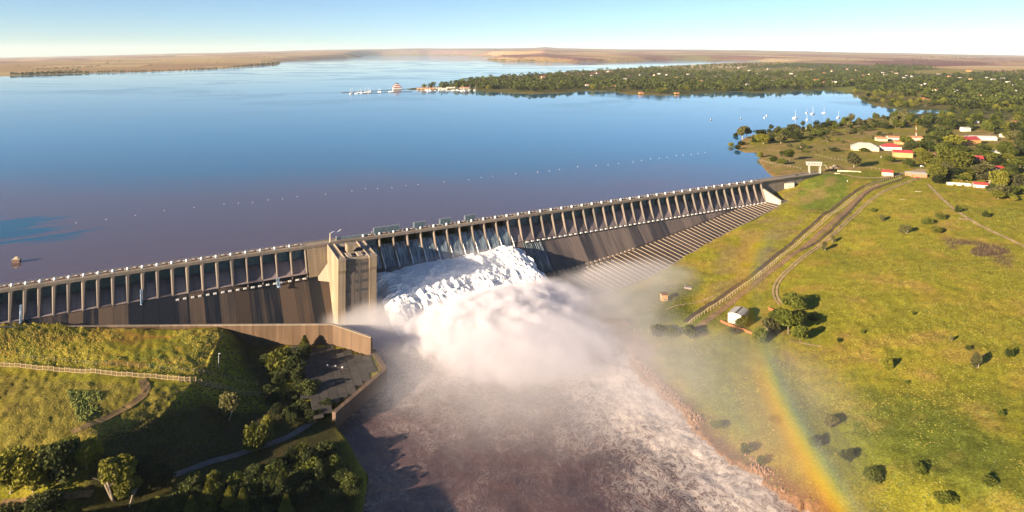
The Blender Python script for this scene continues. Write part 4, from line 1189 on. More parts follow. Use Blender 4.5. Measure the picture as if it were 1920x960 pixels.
dn_ = mth(nt, 'MULTIPLY', mth(nt, 'MULTIPLY', bell, along), mth(nt, 'MULTIPLY_ADD', v, .6, .6))
pv = nt.nodes.new('ShaderNodeVolumePrincipled')
nt.links.new(cr_, pv.inputs['Color'])
nt.links.new(mth(nt, 'MULTIPLY', dn_, .034), pv.inputs['Density'])
nt.links.new(pv.outputs[0], out.inputs['Volume'])
b = MB().mat(m)
nS = 40; P = []
for i in range(nS + 1):
    a = PI + R(5) - R(36) * i / nS
    for dr, up in ((-HW * 1.9, 0), (HW * 1.9, 0), (HW * 1.9, 1), (-HW * 1.9, 1)):
        X, Y = rcx + (rr0 + dr) * math.cos(a), rcy + (rr0 + dr) * math.sin(a)
        Xm, Ym = rcx + rr0 * math.cos(a), rcy + rr0 * math.sin(a)
        zg = float(hz(Xm, Ym)[0])
        zg = max(zg, -49)
        P.append((X, Y, zg - 4 if not up else zg + 13))
Q = []
for i in range(nS):
    for k in range(4):
        Q.append((i * 4 + k, i * 4 + (k + 1) % 4, (i + 1) * 4 + (k + 1) % 4, (i + 1) * 4 + k))
Q += [(3, 2, 1, 0), (nS * 4, nS * 4 + 1, nS * 4 + 2, nS * 4 + 3)]
b.add(P, Q)
m.cycles.volume_step_rate = 1.0
tag(b.build('rainbow'), 'yellow and orange rainbow arc standing in the drifting spray over the field', 'rainbow', kind='stuff')
#STAGE4
# ------------------------------------------------------------------ trees
def quads(C_, size, r_, flat=.0):
    """one small randomly turned leaf-clump face at each centre"""
    n = len(C_)
    a = r_.normal(size=(n, 3)); a /= np.linalg.norm(a, axis=1)[:, None]
    b = r_.normal(size=(n, 3)); b -= (a * b).sum(1)[:, None] * a; b /= np.linalg.norm(b, axis=1)[:, None]
    sz = (size * r_.uniform(.6, 1.35, n))[:, None]
    a = a * sz; b = b * sz * .75
    V = np.stack([C_ - a - b, C_ + a - b * .6, C_ + a * .8 + b, C_ - a * .9 + b * .9], 1).reshape(-1, 3)
    return V
def crown_points(kind, h, w, n, r_):
    """centres of leaf faces for a crown h tall, w wide standing on z=0"""
    if kind == 'cone':
        t = r_.uniform(.08, 1, n) ** .8
        rad = (1 - t) ** .9 * w / 2 * r_.uniform(.55, 1.08, n) + .12
        rad *= 1 + .22 * np.sin(t * 30)
        a = r_.uniform(0, 2 * PI, n)
        return np.stack([rad * np.cos(a), rad * np.sin(a), t * h], 1)
    if kind == 'round': k, zc, sz = 13, .58, .40
    elif kind == 'tall': k, zc, sz = 12, .60, .40
    elif kind == 'open': k, zc, sz = 9, .66, .30
    else: k, zc, sz = 9, .46, .42           # bush
    cen = r_.normal(size=(k, 3)); cen /= np.linalg.norm(cen, axis=1)[:, None]
    cen *= r_.uniform(.35, .78, k)[:, None]
    cen[:, 0] *= w / 2; cen[:, 1] *= w / 2; cen[:, 2] = cen[:, 2] * h * sz + h * zc
    rr_ = r_.uniform(.20, .36, k) * w * (.8 if kind == 'open' else 1)
    which = r_.integers(0, k, n)
    d = r_.normal(size=(n, 3)); d /= np.linalg.norm(d, axis=1)[:, None]
    d[:, 2] = d[:, 2] * .8
    P = cen[which] + d * (rr_[which] * r_.uniform(.72, 1.05, n))[:, None]
    P[:, 2] = np.clip(P[:, 2], .05 * h if kind == 'bush' else .16 * h, h)
    return P
def crown_mesh(kind, h, w, n, leaf, mat, seed):
    r_ = np.random.default_rng(seed)
    V = quads(crown_points(kind, h, w, n, r_), leaf, r_)
    return np_mesh('crown', V, np.arange(len(V)).reshape(-1, 4), mat, False)
def trunk_builder(b, kind, h, w, seed, mat):
    rr = random.Random(seed); b.mat(mat)
    if kind == 'cone':
        b.tube((0, 0, -.4), (0, 0, h * .93), h * .022, h * .004, 6); return b
    n = 1 if kind in ('round', 'tall') else 3
    for j in range(n):
        a = rr.uniform(0, 6.28); l = (0 if n == 1 else w * .12)
        p0 = Vector((l * .3 * math.cos(a), l * .3 * math.sin(a), -.5)); top_ = Vector((l * 2.2 * math.cos(a), l * 2.2 * math.sin(a), h * .52))
        b.tube(p0, top_, h * .024, h * .015, 6)
        for q_ in range(4):
            aa = rr.uniform(0, 6.28); st = p0.lerp(top_, rr.uniform(.5, 1))
            b.tube(st, st + Vector((math.cos(aa) * w * .26, math.sin(aa) * w * .26, h * rr.uniform(.12, .30))), h * .011, h * .004, 5)
    return b
NEAR = {}
for kind, hh_, ww, mt in (('round', 9, 8.5, 'leaf'), ('round', 9, 9, 'leaf_dark'), ('tall', 13, 7.5, 'leaf'), ('open', 11, 9, 'leaf_yellow'), ('cone', 9, 4.4, 'leaf_yellow'),
                          ('bush', 4, 5, 'leaf_olive'), ('bush', 4, 5, 'leaf'), ('open', 11, 9, 'leaf_olive'), ('tall', 13, 7, 'leaf_dark'), ('bush', 4, 5, 'leaf_yellow'), ('bush', 4.5, 5.5, 'leaf_dark'), ('round', 9, 8.5, 'leaf_yellow'), ('round', 9, 8, 'leaf_olive'), ('tall', 13, 7, 'leaf_olive'), ('cone', 9, 4.0, 'leaf_dark')):
    for sd in range(2):
        key = (kind, mt, sd)
        cm = crown_mesh(kind, hh_, ww, 2600 if kind != 'bush' else 1500, .33 if kind != 'bush' else .22, M[mt], hash((kind, mt)) % 1000 + sd if False else len(NEAR) * 7 + sd)
        tb = trunk_builder(MB(), kind, hh_, ww, sd, M['bark_pale' if mt in ('leaf_olive', 'leaf_yellow') else 'bark']).mesh('trunk')
        NEAR[key] = (cm, tb, hh_, ww)
def near_tree(px, py, hpx, kind, mt, label, cat='tree', group=None, wpx=None, name=None, sink=0.0):
    p_ = ground_at(px, py)
    k = ppm(p_.y)
    sd = random.randrange(2)
    cm, tb, h0, w0 = NEAR[(kind, mt, sd)]
    hs = hpx / k / h0
    ws_ = (wpx / k / w0) if wpx else hs
    nm = name or {'round': 'broadleaf_tree', 'tall': 'gum_tree', 'open': 'spreading_tree', 'cone': 'conifer', 'bush': 'shrub'}[kind]
    e_ = empty(nm, (p_.x, p_.y, p_.z - sink), random.uniform(0, 6.28))
    tag(e_, label, cat, group)
    link('crown', cm, e_, scale=(ws_, ws_, hs)); link('trunk', tb, e_, scale=(ws_, ws_, hs))
    return e_
NT = near_tree
# left bank
NT(427, 786, 46, 'bush', 'leaf_olive', 'grey green round shrub on the dark slope below the palisade', 'shrub', wpx=44)
NT(480, 838, 54, 'bush', 'leaf_yellow', 'bright yellow green bush beside the sunken path', 'shrub', wpx=52)
NT(503, 800, 22, 'bush', 'leaf_yellow', 'small yellow bush just above the bright bush by the path', 'shrub', wpx=24)
NT(524, 692, 38, 'bush', 'leaf_yellow', 'golden lit bush in front of the retaining wall', 'shrub', wpx=44)
NT(553, 700, 34, 'bush', 'leaf_dark', 'dark bush right of the golden bush by the retaining wall', 'shrub', wpx=40)
NT(571, 655, 26, 'cone', 'leaf_yellow', 'small pointed bright sapling against the retaining wall', 'tree', wpx=20)
NT(578, 738, 28, 'bush', 'leaf_dark', 'dark bush on the edge of the paved yard', 'shrub', wpx=44)
NT(214, 935, 80, 'open', 'leaf_yellow', 'tall yellow green tree with bare pale stems at the left', 'tree', wpx=70)
NT(240, 950, 60, 'open', 'leaf_yellow', 'leaning yellow green tree behind the one with bare pale stems', 'tree', wpx=50)
NT(262, 905, 42, 'round', 'leaf_dark', 'dark tree at the left end of the sunken path', 'tree', wpx=52)
NT(298, 915, 40, 'round', 'leaf_dark', 'dark round tree beside the left end of the path', 'tree', wpx=46)
NT(20, 925, 80, 'round', 'leaf_yellow', 'green tree at the left edge of the picture below the terrace', 'tree', wpx=70)
NT(62, 922, 74, 'round', 'leaf_yellow', 'big green tree second from the left edge', 'tree', wpx=72)
NT(110, 905, 76, 'round', 'leaf_dark', 'dark green tree third from the left edge', 'tree', wpx=70)
NT(126, 872, 56, 'open', 'leaf_yellow', 'yellow topped tree rising at the foot of the terrace', 'tree', wpx=52)
NT(162, 880, 56, 'round', 'leaf_yellow', 'sunlit round tree right of the yellow topped tree', 'tree', wpx=46)
NT(82, 965, 40, 'round', 'leaf_dark', 'dark tree in the shade at the bottom left corner', 'tree', wpx=66)
NT(10, 985, 36, 'bush', 'leaf_dark', 'low dark bush in the bottom left corner', 'shrub', wpx=60)
for i, (x, y, h_, mt, lb) in enumerate([(392, 950, 50, 'leaf_yellow', 'sunlit conifer, tallest of the group right of the bare stemmed tree'), (430, 955, 42, 'leaf_yellow', 'conifer with only its tip lit, middle of the bottom row'),
                                   (455, 958, 42, 'leaf_yellow', 'narrow sunlit conifer right of the middle of the bottom row'), (526, 930, 42, 'leaf_dark', 'dark green conifer standing apart near the river bushes'),
                                   (536, 975, 46, 'leaf_yellow', 'bright pointed conifer below the dark one near the river'), (358, 975, 44, 'leaf_yellow', 'bright conifer cut by the bottom edge'), (284, 972, 36, 'leaf_yellow', 'small yellow conifer near the bottom edge on the left')]):
    NT(x, y, h_, 'cone', mt, lb, 'tree', wpx=h_ * .72)
NT(400, 915, 30, 'round', 'leaf_yellow', 'small lit tree top behind the tallest bottom conifer', 'tree', wpx=26)
# dark undergrowth in the shade by the river
dr = random.Random(3)
cnt = 0
UG = [(330, 930), (360, 905), (420, 905), (470, 900), (500, 870), (560, 850), (600, 840), (640, 880), (660, 920), (650, 960), (560, 960), (480, 985), (330, 985), (250, 990)]
UGp = np.array([unp(x, y, -47) for x, y in UG])
for i in range(1400):
    x, y = dr.uniform(240, 690), dr.uniform(830, 990)
    q_ = np.array([unp(x, y, -47)])
    if sdist(q_, UGp)[0] < 0: continue
    NT(x, y, dr.uniform(14, 34), 'bush', dr.choice(['leaf_dark', 'leaf_dark', 'leaf']), 'dark bush in the shaded thicket between the sunken path and the river', 'shrub', 'bushes of the shaded riverside thicket', wpx=dr.uniform(22, 44))
    cnt += 1
    if cnt >= 85: break
for i in range(26):
    x, y = dr.uniform(500, 620), dr.uniform(660, 800)
    if x > 575 and y < 760: x -= 45
    NT(x, y, dr.uniform(12, 26), 'bush', 'leaf_dark', 'dark bush on the shaded slope below the retaining wall', 'shrub', 'bushes of the shaded slope left of the yard', wpx=dr.uniform(18, 34))
# right bank: clump by the barn
for x, y, h_, w_, mt, kd, lb in [(1462, 608, 30, 36, 'leaf', 'round', 'green tree nearest the right end of the barn yard fence'), (1490, 585, 34, 40, 'leaf', 'round', 'broad green tree at the top of the clump by the barn'),
                                 (1478, 625, 46, 40, 'leaf', 'tall', 'tallest green tree in the clump right of the barn'), (1440, 622, 26, 34, 'leaf_olive', 'bush', 'olive bush at the front of the barn yard'),
                                 (1425, 640, 24, 30, 'leaf', 'bush', 'green bush by the corner of the rusty fence'), (1392, 612, 20, 24, 'leaf', 'bush', 'small bush against the front corner of the barn'),
                                 (1500, 640, 30, 30, 'leaf', 'round', 'lowest round tree of the clump by the barn'), (1523, 600, 14, 18, 'leaf', 'bush', 'small bush in the shade right of the tree clump'),
                                 (1375, 625, 12, 20, 'leaf_dark', 'bush', 'low dark bush below the barn')]:
    NT(x, y, h_, kd, mt, lb, 'shrub' if kd == 'bush' else 'tree', wpx=w_)
NT(1238, 628, 20, 'bush', 'leaf_dark', 'dark bush where the ditch meets the river bank', 'shrub', wpx=34)
NT(1262, 630, 16, 'bush', 'leaf', 'small bush at the lower end of the fence', 'shrub', wpx=24)
NT(1296, 632, 22, 'bush', 'leaf_dark', 'round dark green bush below the end of the ditch', 'shrub', wpx=30)
# shrubs scattered over the right field
for x, y, h_, w_, mt, lb in [(1546, 470, 20, 12, 'leaf_olive', 'slim shrub on the left verge of the pale track'), (1560, 455, 16, 12, 'leaf_olive', 'slim shrub just above the other beside the pale track'),
                         (1655, 414, 14, 12, 'leaf_olive', 'small shrub in the upper left of the field'), (1638, 397, 9, 10, 'leaf', 'tiny bush in the upper left of the field'),
                         (1698, 438, 18, 28, 'leaf_olive', 'blue grey shrub in the upper field'), (1737, 420, 16, 22, 'leaf', 'green shrub right of the blue grey shrub'), (1762, 412, 16, 20, 'leaf', 'green shrub in the row along the upper field'),
                         (1757, 436, 14, 26, 'leaf_yellow', 'yellow green shrub low in the row of the upper field'), (1798, 398, 16, 14, 'leaf_dark', 'dark shrub by the red earth path'), (1850, 408, 14, 16, 'leaf', 'lone shrub right of the red earth path'),
                         (1662, 690, 26, 30, 'leaf_yellow', 'pale bush casting a long shadow in the middle of the field'), (1832, 690, 34, 22, 'leaf_olive', 'grey feathery shrub at the right of the field'),
                         (1893, 668, 20, 18, 'leaf', 'bush near the right edge of the field'), (1618, 625, 9, 9, 'leaf_dark', 'tiny dark bush in the middle field'), (1572, 640, 8, 12, 'leaf_dark', 'tiny low bush left of the tiny dark bush'),
                         (1712, 590, 8, 9, 'leaf_dark', 'tiny dark bush alone in the open field'), (1784, 640, 14, 10, 'leaf_olive', 'thin shrub above the grey feathery shrub'), (1815, 655, 10, 12, 'leaf_dark', 'low dark bush left of the grey feathery shrub'),
                         (1700, 720, 8, 12, 'leaf_dark', 'low bush below the pale bush'), (1560, 800, 24, 34, 'leaf_olive', 'grey green bush right of the rainbow'), (1530, 840, 26, 34, 'leaf_olive', 'grey bush beside the foot of the rainbow'),
                         (1590, 860, 22, 34, 'leaf', 'green bush right of the foot of the rainbow'), (1640, 900, 24, 40, 'leaf', 'wide green bush at the bottom right'), (1720, 885, 20, 34, 'leaf', 'green bush above the bottom right corner'),
                         (1345, 800, 14, 30, 'leaf_dark', 'dark bush on the river bank in the mist'), (1400, 850, 20, 30, 'leaf_yellow', 'yellow green bush on the rocky river edge'), (1430, 870, 16, 24, 'leaf', 'small green bush on the rocky river edge'),
                         (1850, 905, 18, 34, 'leaf', 'low green bush in the bottom right corner'), (1770, 940, 22, 40, 'leaf_dark', 'dark bush on the bottom edge at the right'), (1880, 780, 12, 18, 'leaf_dark', 'small dark bush at the lower right edge of the field'),
                         (1450, 790, 14, 26, 'leaf', 'faint green bush left of the rainbow')]:
    NT(x, y, h_ * .85, 'bush', 'leaf' if mt == 'leaf_dark' else mt, lb, 'shrub', wpx=w_ * .8)
# point of land in the lake and the bank above the dam
for x, y, h_, w_, kd, mt, lb in [(1392, 262, 26, 20, 'tall', 'leaf_olive', 'tall gum tree at the tip of the point in the lake'), (1400, 258, 22, 16, 'tall', 'leaf_olive', 'second gum tree at the tip of the point'),
        (1380, 258, 9, 9, 'round', 'leaf_dark', 'small round tree at the water on the tip of the point'), (1371, 277, 10, 10, 'round', 'leaf_yellow', 'small round tree standing in the lake off the point'), (1383, 281, 9, 10, 'round', 'leaf_dark', 'low dark tree at the lake edge of the point'),
        (1390, 272, 8, 14, 'bush', 'leaf_dark', 'dark bush along the tip of the point'), (1446, 246, 13, 8, 'tall', 'leaf_dark', 'single slim tree on the upper shore of the point'), (1431, 270, 20, 24, 'round', 'leaf_yellow', 'bright willow in the middle of the point'),
        (1464, 269, 20, 22, 'round', 'leaf_olive', 'grey green tree right of the bright willow'), (1490, 262, 16, 22, 'round', 'leaf_dark', 'dark tree right of the grey green tree on the point'), (1450, 262, 12, 18, 'bush', 'leaf_dark', 'dark bush between the willow and the grey green tree'),
        (1425, 252, 10, 22, 'bush', 'leaf_dark', 'dark bush on the upper shore of the point'), (1463, 249, 9, 26, 'bush', 'leaf_dark', 'dark low bush along the upper shore'), (1488, 243, 11, 24, 'bush', 'leaf_olive', 'olive bush along the upper shore'),
        (1505, 240, 14, 7, 'tall', 'leaf_dark', 'thin dark tree on the upper shore near the white hut'), (1450, 308, 18, 14, 'tall', 'leaf', 'left of three trees above the fence by the lake'), (1480, 302, 26, 20, 'tall', 'leaf', 'tallest of three trees above the fence by the lake'),
        (1466, 309, 13, 14, 'round', 'leaf', 'shortest of three trees above the fence by the lake'), (1425, 296, 13, 10, 'bush', 'leaf_yellow', 'yellow bush at the lake edge below the point'), (1601, 314, 30, 24, 'round', 'leaf_olive', 'big olive grey tree behind the end of the dam'),
        (1502, 277, 9, 16, 'bush', 'leaf_olive', 'olive bush in the dry meadow above the dam'), (1565, 284, 8, 16, 'bush', 'leaf_dark', 'dark bush in the meadow left of the white hall'), (1622, 284, 7, 16, 'bush', 'leaf', 'green bush in front of the white hall'),
        (1668, 304, 12, 18, 'round', 'leaf', 'round tree in front of the orange walled house'), (1705, 314, 17, 18, 'round', 'leaf', 'round tree left of the parked white van'), (1728, 299, 14, 18, 'round', 'leaf_yellow', 'light green round tree above the gatehouse'),
        (1712, 287, 22, 26, 'round', 'leaf_dark', 'dark tree right of the red roofed house'), (1742, 286, 22, 26, 'round', 'leaf', 'leafy green tree behind the brown hut'), (1768, 290, 24, 26, 'round', 'leaf', 'green tree right of the brown hut'),
        (1700, 272, 18, 22, 'round', 'leaf', 'green tree behind the red roofed house'), (1798, 295, 24, 28, 'round', 'leaf', 'green tree below the red gabled hall'), (1822, 290, 16, 18, 'round', 'leaf_olive', 'olive tree at the corner of the red gabled hall'),
        (1792, 325, 44, 50, 'round', 'leaf_yellow', 'biggest yellow green tree in the village'), (1765, 322, 32, 36, 'round', 'leaf_yellow', 'yellow green tree left of the biggest one'), (1755, 340, 34, 32, 'round', 'leaf_yellow', 'yellow tree above the red earth path'),
        (1812, 318, 32, 30, 'round', 'leaf_yellow', 'yellow tree against the purple walled house'), (1838, 335, 28, 34, 'open', 'leaf_olive', 'olive tree right of the biggest yellow green tree'), (1850, 350, 30, 30, 'open', 'leaf_olive', 'olive tree right of the white and red hut'),
        (1874, 362, 44, 28, 'round', 'leaf_yellow', 'yellow green tree at the right of the village'), (1903, 360, 34, 34, 'round', 'leaf_olive', 'olive tree at the right edge of the village'), (1895, 335, 16, 30, 'round', 'leaf', 'green tree above the right edge trees'),
        (1770, 268, 32, 30, 'round', 'leaf_dark', 'big dark tree left of the red gabled hall'), (1860, 300, 16, 24, 'round', 'leaf', 'round tree below the white roofed shed'), (1890, 300, 14, 22, 'round', 'leaf_yellow', 'yellow tree right of the white roofed shed'), (1914, 292, 14, 20, 'round', 'leaf_dark', 'dark tree at the right edge above the shed')]:
    NT(x, y, h_, kd, mt, lb, 'shrub' if kd == 'bush' else 'tree', wpx=w_)
# ---- the woods round the village and the lake: single copies first, the distant rest as one wood
FAR = []
for i, (kd, mt) in enumerate([('round', 'leaf'), ('round', 'leaf_dark'), ('tall', 'leaf'), ('tall', 'leaf_olive'), ('round', 'leaf_dark'), ('round', 'leaf_yellow'), ('open', 'leaf_olive'), ('round', 'leaf')]):
    hh_, ww = (14, 8) if kd == 'tall' else (11, 11.5)
    r_ = np.random.default_rng(900 + i)
    V = quads(crown_points(kd, hh_, ww, 620, r_), .62, r_)
    b = trunk_builder(MB(), kd, hh_, ww, i, M['bark'])
    n0 = len(V) // 4
    b.mat(M[mt]); base = len(b.v)
    b.v += [tuple(q_) for q_ in V]; b.f += [tuple(range(base + 4 * k, base + 4 * k + 4)) for k in range(n0)]; b.mi += [b.m] * n0
    FAR.append((b.mesh('woodland_tree'), kd, hh_))
def far_tree(p_, sc_, i, label, group):
    me, kd, h0 = FAR[i]
    o = link('woodland_tree', me, None, (p_.x, p_.y, p_.z - .3), random.uniform(0, 6.28), scale=sc_)
    tag(o, label, 'tree', group)
wr_ = random.Random(21)
def inside_px(x, y, poly):
    c = False; n = len(poly)
    for i in range(n):
        ax, ay = poly[i]; bx, by = poly[(i + 1) % n]
        if (ay > y) != (by > y) and x < (bx - ax) * (y - ay) / (by - ay) + ax: c = not c
    return c
def on_land(p_): return p_.z > .1
groups = [
    ([(1700, 222), (1760, 214), (1800, 207), (1925, 196), (1925, 262), (1870, 262), (1830, 246), (1790, 256), (1745, 258), (1712, 242)], 105, 'crowded tree in the woods behind the village houses', 'woods behind the village', [0, 1, 2, 4, 5, 7], (1.0, 1.7)),
    ([(1530, 238), (1600, 229), (1700, 217), (1712, 232), (1680, 242), (1620, 240), (1560, 243)], 46, 'tree in the row along the near shore of the inlet', 'row of trees along the near shore', [2, 3, 6, 3, 5], (1.0, 1.55)),
    ([(1590, 176), (1640, 168), (1700, 176), (1780, 196), (1700, 204), (1672, 201), (1640, 196), (1616, 187)], 60, 'tree on the far shore of the inlet', 'trees on the far shore of the inlet', [0, 5, 7, 3], (1.0, 1.6)),
    ([(770, 167), (840, 164), (960, 170), (1010, 173), (1060, 171), (1100, 168), (1180, 174), (1260, 176), (1340, 171), (1420, 172), (1500, 168), (1580, 168), (1500, 164), (1420, 166), (1300, 168), (1180, 166), (1100, 163), (1000, 166), (880, 162), (800, 164)], 90, 'shoreline tree of the wooded peninsula mirrored in the lake', 'shoreline trees of the peninsula', [0, 1, 4, 5, 7, 3], (1.15, 1.9)),
]
for poly, n, lb, gp, kinds, (s0, s1) in groups:
    xs = [q_[0] for q_ in poly]; ys = [q_[1] for q_ in poly]; k = 0; tries = 0
    while k < n and tries < 6000:
        tries += 1
        x, y = wr_.uniform(min(xs), max(xs)), wr_.uniform(min(ys), max(ys))
        if not inside_px(x, y, poly): continue
        p_ = ground_at(x, y)
        if not on_land(p_): continue
        far_tree(p_, wr_.uniform(s0, s1) * (1 if p_.y > 900 else .75), wr_.choice(kinds), lb, gp); k += 1
HOUSES = [(1621, 281, 26), (1670, 281, 20), (1692, 294, 20), (1812, 271, 24), (1838, 262, 26), (1753, 297, 10), (1829, 312, 10), (1664, 329, 12), (1714, 329, 20), (1838, 351, 14), (1869, 289, 16), (1866, 320, 14), (1803, 348, 24), (1888, 257, 14), (1905, 287, 12), (1729, 313, 12), (1714, 262, 14), (1680, 264, 22), (1652, 264, 12)]
for poly, n, hr_, lb, gp, kinds in (([(1690, 262), (1925, 262), (1925, 380), (1860, 372), (1790, 350), (1750, 345), (1738, 310), (1700, 300)], 95, (9, 24), 'garden tree among the village houses', 'garden trees of the village', [('round', 'leaf'), ('round', 'leaf_dark'), ('round', 'leaf_olive'), ('round', 'leaf_yellow'), ('tall', 'leaf')]),
        ([(1400, 259), (1441, 249), (1489, 243), (1530, 238), (1600, 232), (1690, 225), (1700, 240), (1620, 248), (1560, 258), (1480, 262), (1410, 268)], 75, (5, 13), 'low bush on the upper shore above the dam end', 'bushes of the upper shore', [('bush', 'leaf_dark'), ('bush', 'leaf_olive'), ('bush', 'leaf'), ('round', 'leaf_dark')]),
        ([(1500, 262), (1620, 250), (1700, 250), (1660, 262), (1600, 270), (1520, 290), (1450, 295)], 26, (3, 8), 'small scrub bush in the dry meadow above the dam', 'scrub of the dry meadow', [('bush', 'leaf_olive'), ('bush', 'leaf')])):
    xs = [q_[0] for q_ in poly]; ys = [q_[1] for q_ in poly]; k = 0
    while k < n:
        x, y = wr_.uniform(min(xs), max(xs)), wr_.uniform(min(ys), max(ys))
        if not inside_px(x, y, poly) or any(abs(x - a) < w_ and -6 < y - b_ < 22 for a, b_, w_ in HOUSES): 
            if wr_.random() < .002: k += 1
            continue
        h_ = wr_.uniform(*hr_); kd, mt = wr_.choice(kinds)
        NT(x, y, h_, kd, mt, lb, 'shrub' if kd == 'bush' else 'tree', gp, wpx=h_ * wr_.uniform(.9, 1.5)); k += 1
HP = [(1180, 143), (1200, 141), (1228, 142), (1236, 139), (1250, 141), (1270, 146), (1300, 152), (1315, 152), (1340, 144), (1350, 141), (1365, 146), (1380, 141), (1402, 160), (1420, 138), (1437, 144), (1448, 153), (1172, 149), (1180, 151), (1140, 163), (1150, 163), (1100, 161), (1018, 145), (1015, 148), (1090, 144), (1110, 142), (1120, 138), (1140, 135),
      (1500, 128), (1520, 131), (1560, 134), (1545, 137), (1530, 151), (1545, 155), (1565, 155), (1580, 153), (1590, 153), (1600, 151), (1610, 145), (1620, 142), (1630, 140), (1655, 137), (1660, 141), (1672, 135), (1680, 138), (1695, 146), (1700, 142), (1710, 144), (1725, 161), (1735, 158), (1755, 171), (1740, 188), (1728, 187), (1665, 180), (1720, 175), (1760, 140), (1780, 144), (1800, 147), (1820, 149), (1816, 134), (1822, 134),
      (1850, 146), (1862, 150), (1880, 148), (1890, 155), (1900, 160), (1870, 166), (1850, 172), (1836, 180), (1845, 184), (1862, 180), (1880, 176), (1790, 172), (1800, 165), (1810, 178), (1770, 176), (1905, 172), (1915, 150), (1460, 148), (1475, 152), (1483, 139), (1492, 143), (1512, 145), (1588, 130), (1605, 132), (1440, 130), (1475, 127), (1385, 128), (1290, 140), (1405, 133)]
# the distant woods as leaf faces in one body per wood
def wood(name, label, regions, mat, seed, clear=()):
    r_ = np.random.default_rng(seed); rr = random.Random(seed); VV = []
    for poly, n, (h0, h1), nq in regions:
        xs = [q_[0] for q_ in poly]; ys = [q_[1] for q_ in poly]; k = 0; tries = 0
        while k < n and tries < n * 14:
            tries += 1
            x, y = rr.uniform(min(xs), max(xs)), rr.uniform(min(ys), max(ys))
            if not inside_px(x, y, poly): continue
            if any(inside_px(x, y, c) for c in clear) and rr.random() < .93: continue
            if any(abs(x - a) < 7 and -1 < y - b_ < 4.5 for a, b_ in HP): continue
            p_ = ground_at(x, y)
            if not on_land(p_) : continue
            h_ = rr.uniform(h0, h1)
            w_ = h_ * rr.uniform(.8, 1.25)
            nn_ = nq
            d = r_.normal(size=(nn_, 3)); d /= np.linalg.norm(d, axis=1)[:, None]
            rad = r_.uniform(.75, 1.05, nn_)[:, None]
            lobes = 1 + .25 * np.sin(d[:, :1] * 5 + rr.uniform(0, 6)) * np.cos(d[:, 1:2] * 4)
            Pc = d * rad * lobes * np.array([w_ / 2, w_ / 2, h_ * .42]) + np.array([0, 0, h_ * .55])
            v_ = quads(Pc, h_ * .16, r_) + np.array([p_.x, p_.y, p_.z])
            VV.append(v_); k += 1
    V = np.concatenate(VV)
    o = link(name, np_mesh(name, V, np.arange(len(V)).reshape(-1, 4), mat, False))
    tag(o, label, 'woodland', kind='stuff')
clearings = [[(1270, 130), (1440, 127), (1560, 130), (1500, 137), (1300, 136)], [(1100, 146), (1180, 144), (1340, 143), (1330, 149), (1160, 151), (1105, 150)], [(1420, 146), (1480, 146), (1480, 152), (1420, 151)],
             [(1690, 134), (1780, 131), (1860, 133), (1810, 141), (1700, 140)], [(1640, 152), (1720, 156), (1720, 161), (1650, 158)]]
pen = [(800, 164), (850, 157), (880, 152), (950, 145.5), (1010, 140.5), (1080, 135.5), (1180, 129.5), (1260, 125.5), (1330, 122.5), (1400, 120.5), (1480, 120), (1560, 123), (1640, 126), (1740, 126), (1760, 132), (1700, 150), (1580, 163), (1500, 165), (1300, 170), (1180, 168), (1100, 164), (1000, 170), (880, 165)]
wood('distant_woodland', 'dark green woods covering the peninsula and the far town', [(pen, 1900, (14, 24), 24)], M['leaf_dark'], 5, clearings)
wood('distant_woodland', 'mid green trees scattered through the peninsula and the far town', [(pen, 700, (14, 26), 24), ([(1600, 168), (1700, 150), (1780, 140), (1925, 134), (1925, 198), (1800, 206), (1790, 200), (1700, 180)], 520, (12, 22), 30)], M['leaf'], 6, clearings)
wood('distant_woodland', 'dark trees between the houses of the far town on the right', [([(1600, 168), (1700, 150), (1780, 140), (1925, 134), (1925, 198), (1800, 206), (1790, 200), (1700, 180)], 560, (12, 21), 30)], M['leaf_dark'], 8, clearings)
wood('far_shore_trees', 'thin dark belts of trees on the far shores and plains', [([(20, 141), (140, 131), (150, 132.5), (130, 141)], 70, (9, 15), 16), ([(20, 138.5), (300, 133), (440, 127.5), (445, 129), (300, 134.6), (20, 142)], 260, (9, 15), 14),
      ([(300, 134.2), (420, 128.5), (525, 117), (526, 120), (474, 124), (400, 130)], 260, (11, 19), 14), ([(60, 131), (190, 124), (200, 125.5), (60, 133)], 60, (8, 14), 12),
      ([(480, 106.5), (525, 107), (525, 109), (480, 108.5)], 16, (14, 22), 12), ([(640, 104.5), (680, 103.5), (680, 107.5), (640, 107.5)], 14, (16, 28), 12), ([(912, 111.6), (1000, 114), (1010, 115), (915, 113.6)], 90, (14, 24), 12), ([(900, 105.4), (950, 104), (950, 105.6), (900, 106)], 20, (18, 30), 10),
      ([(1000, 113.5), (1240, 112), (1240, 114), (1000, 115.4)], 40, (12, 24), 10), ([(1440, 97.5), (1560, 99), (1560, 100.5), (1440, 99.4)], 50, (20, 36), 8), ([(1700, 104), (1920, 108), (1920, 114), (1720, 109)], 90, (16, 34), 8), ([(1660, 110), (1760, 112), (1740, 119), (1660, 115)], 60, (12, 24), 8), ([(1640, 122), (1757, 124.5), (1757, 128), (1640, 127)], 90, (16, 26), 16), ([(0, 112), (1900, 108), (1900, 122), (900, 112), (0, 132)], 60, (12, 24), 10)], M['leaf_dark'], 9)

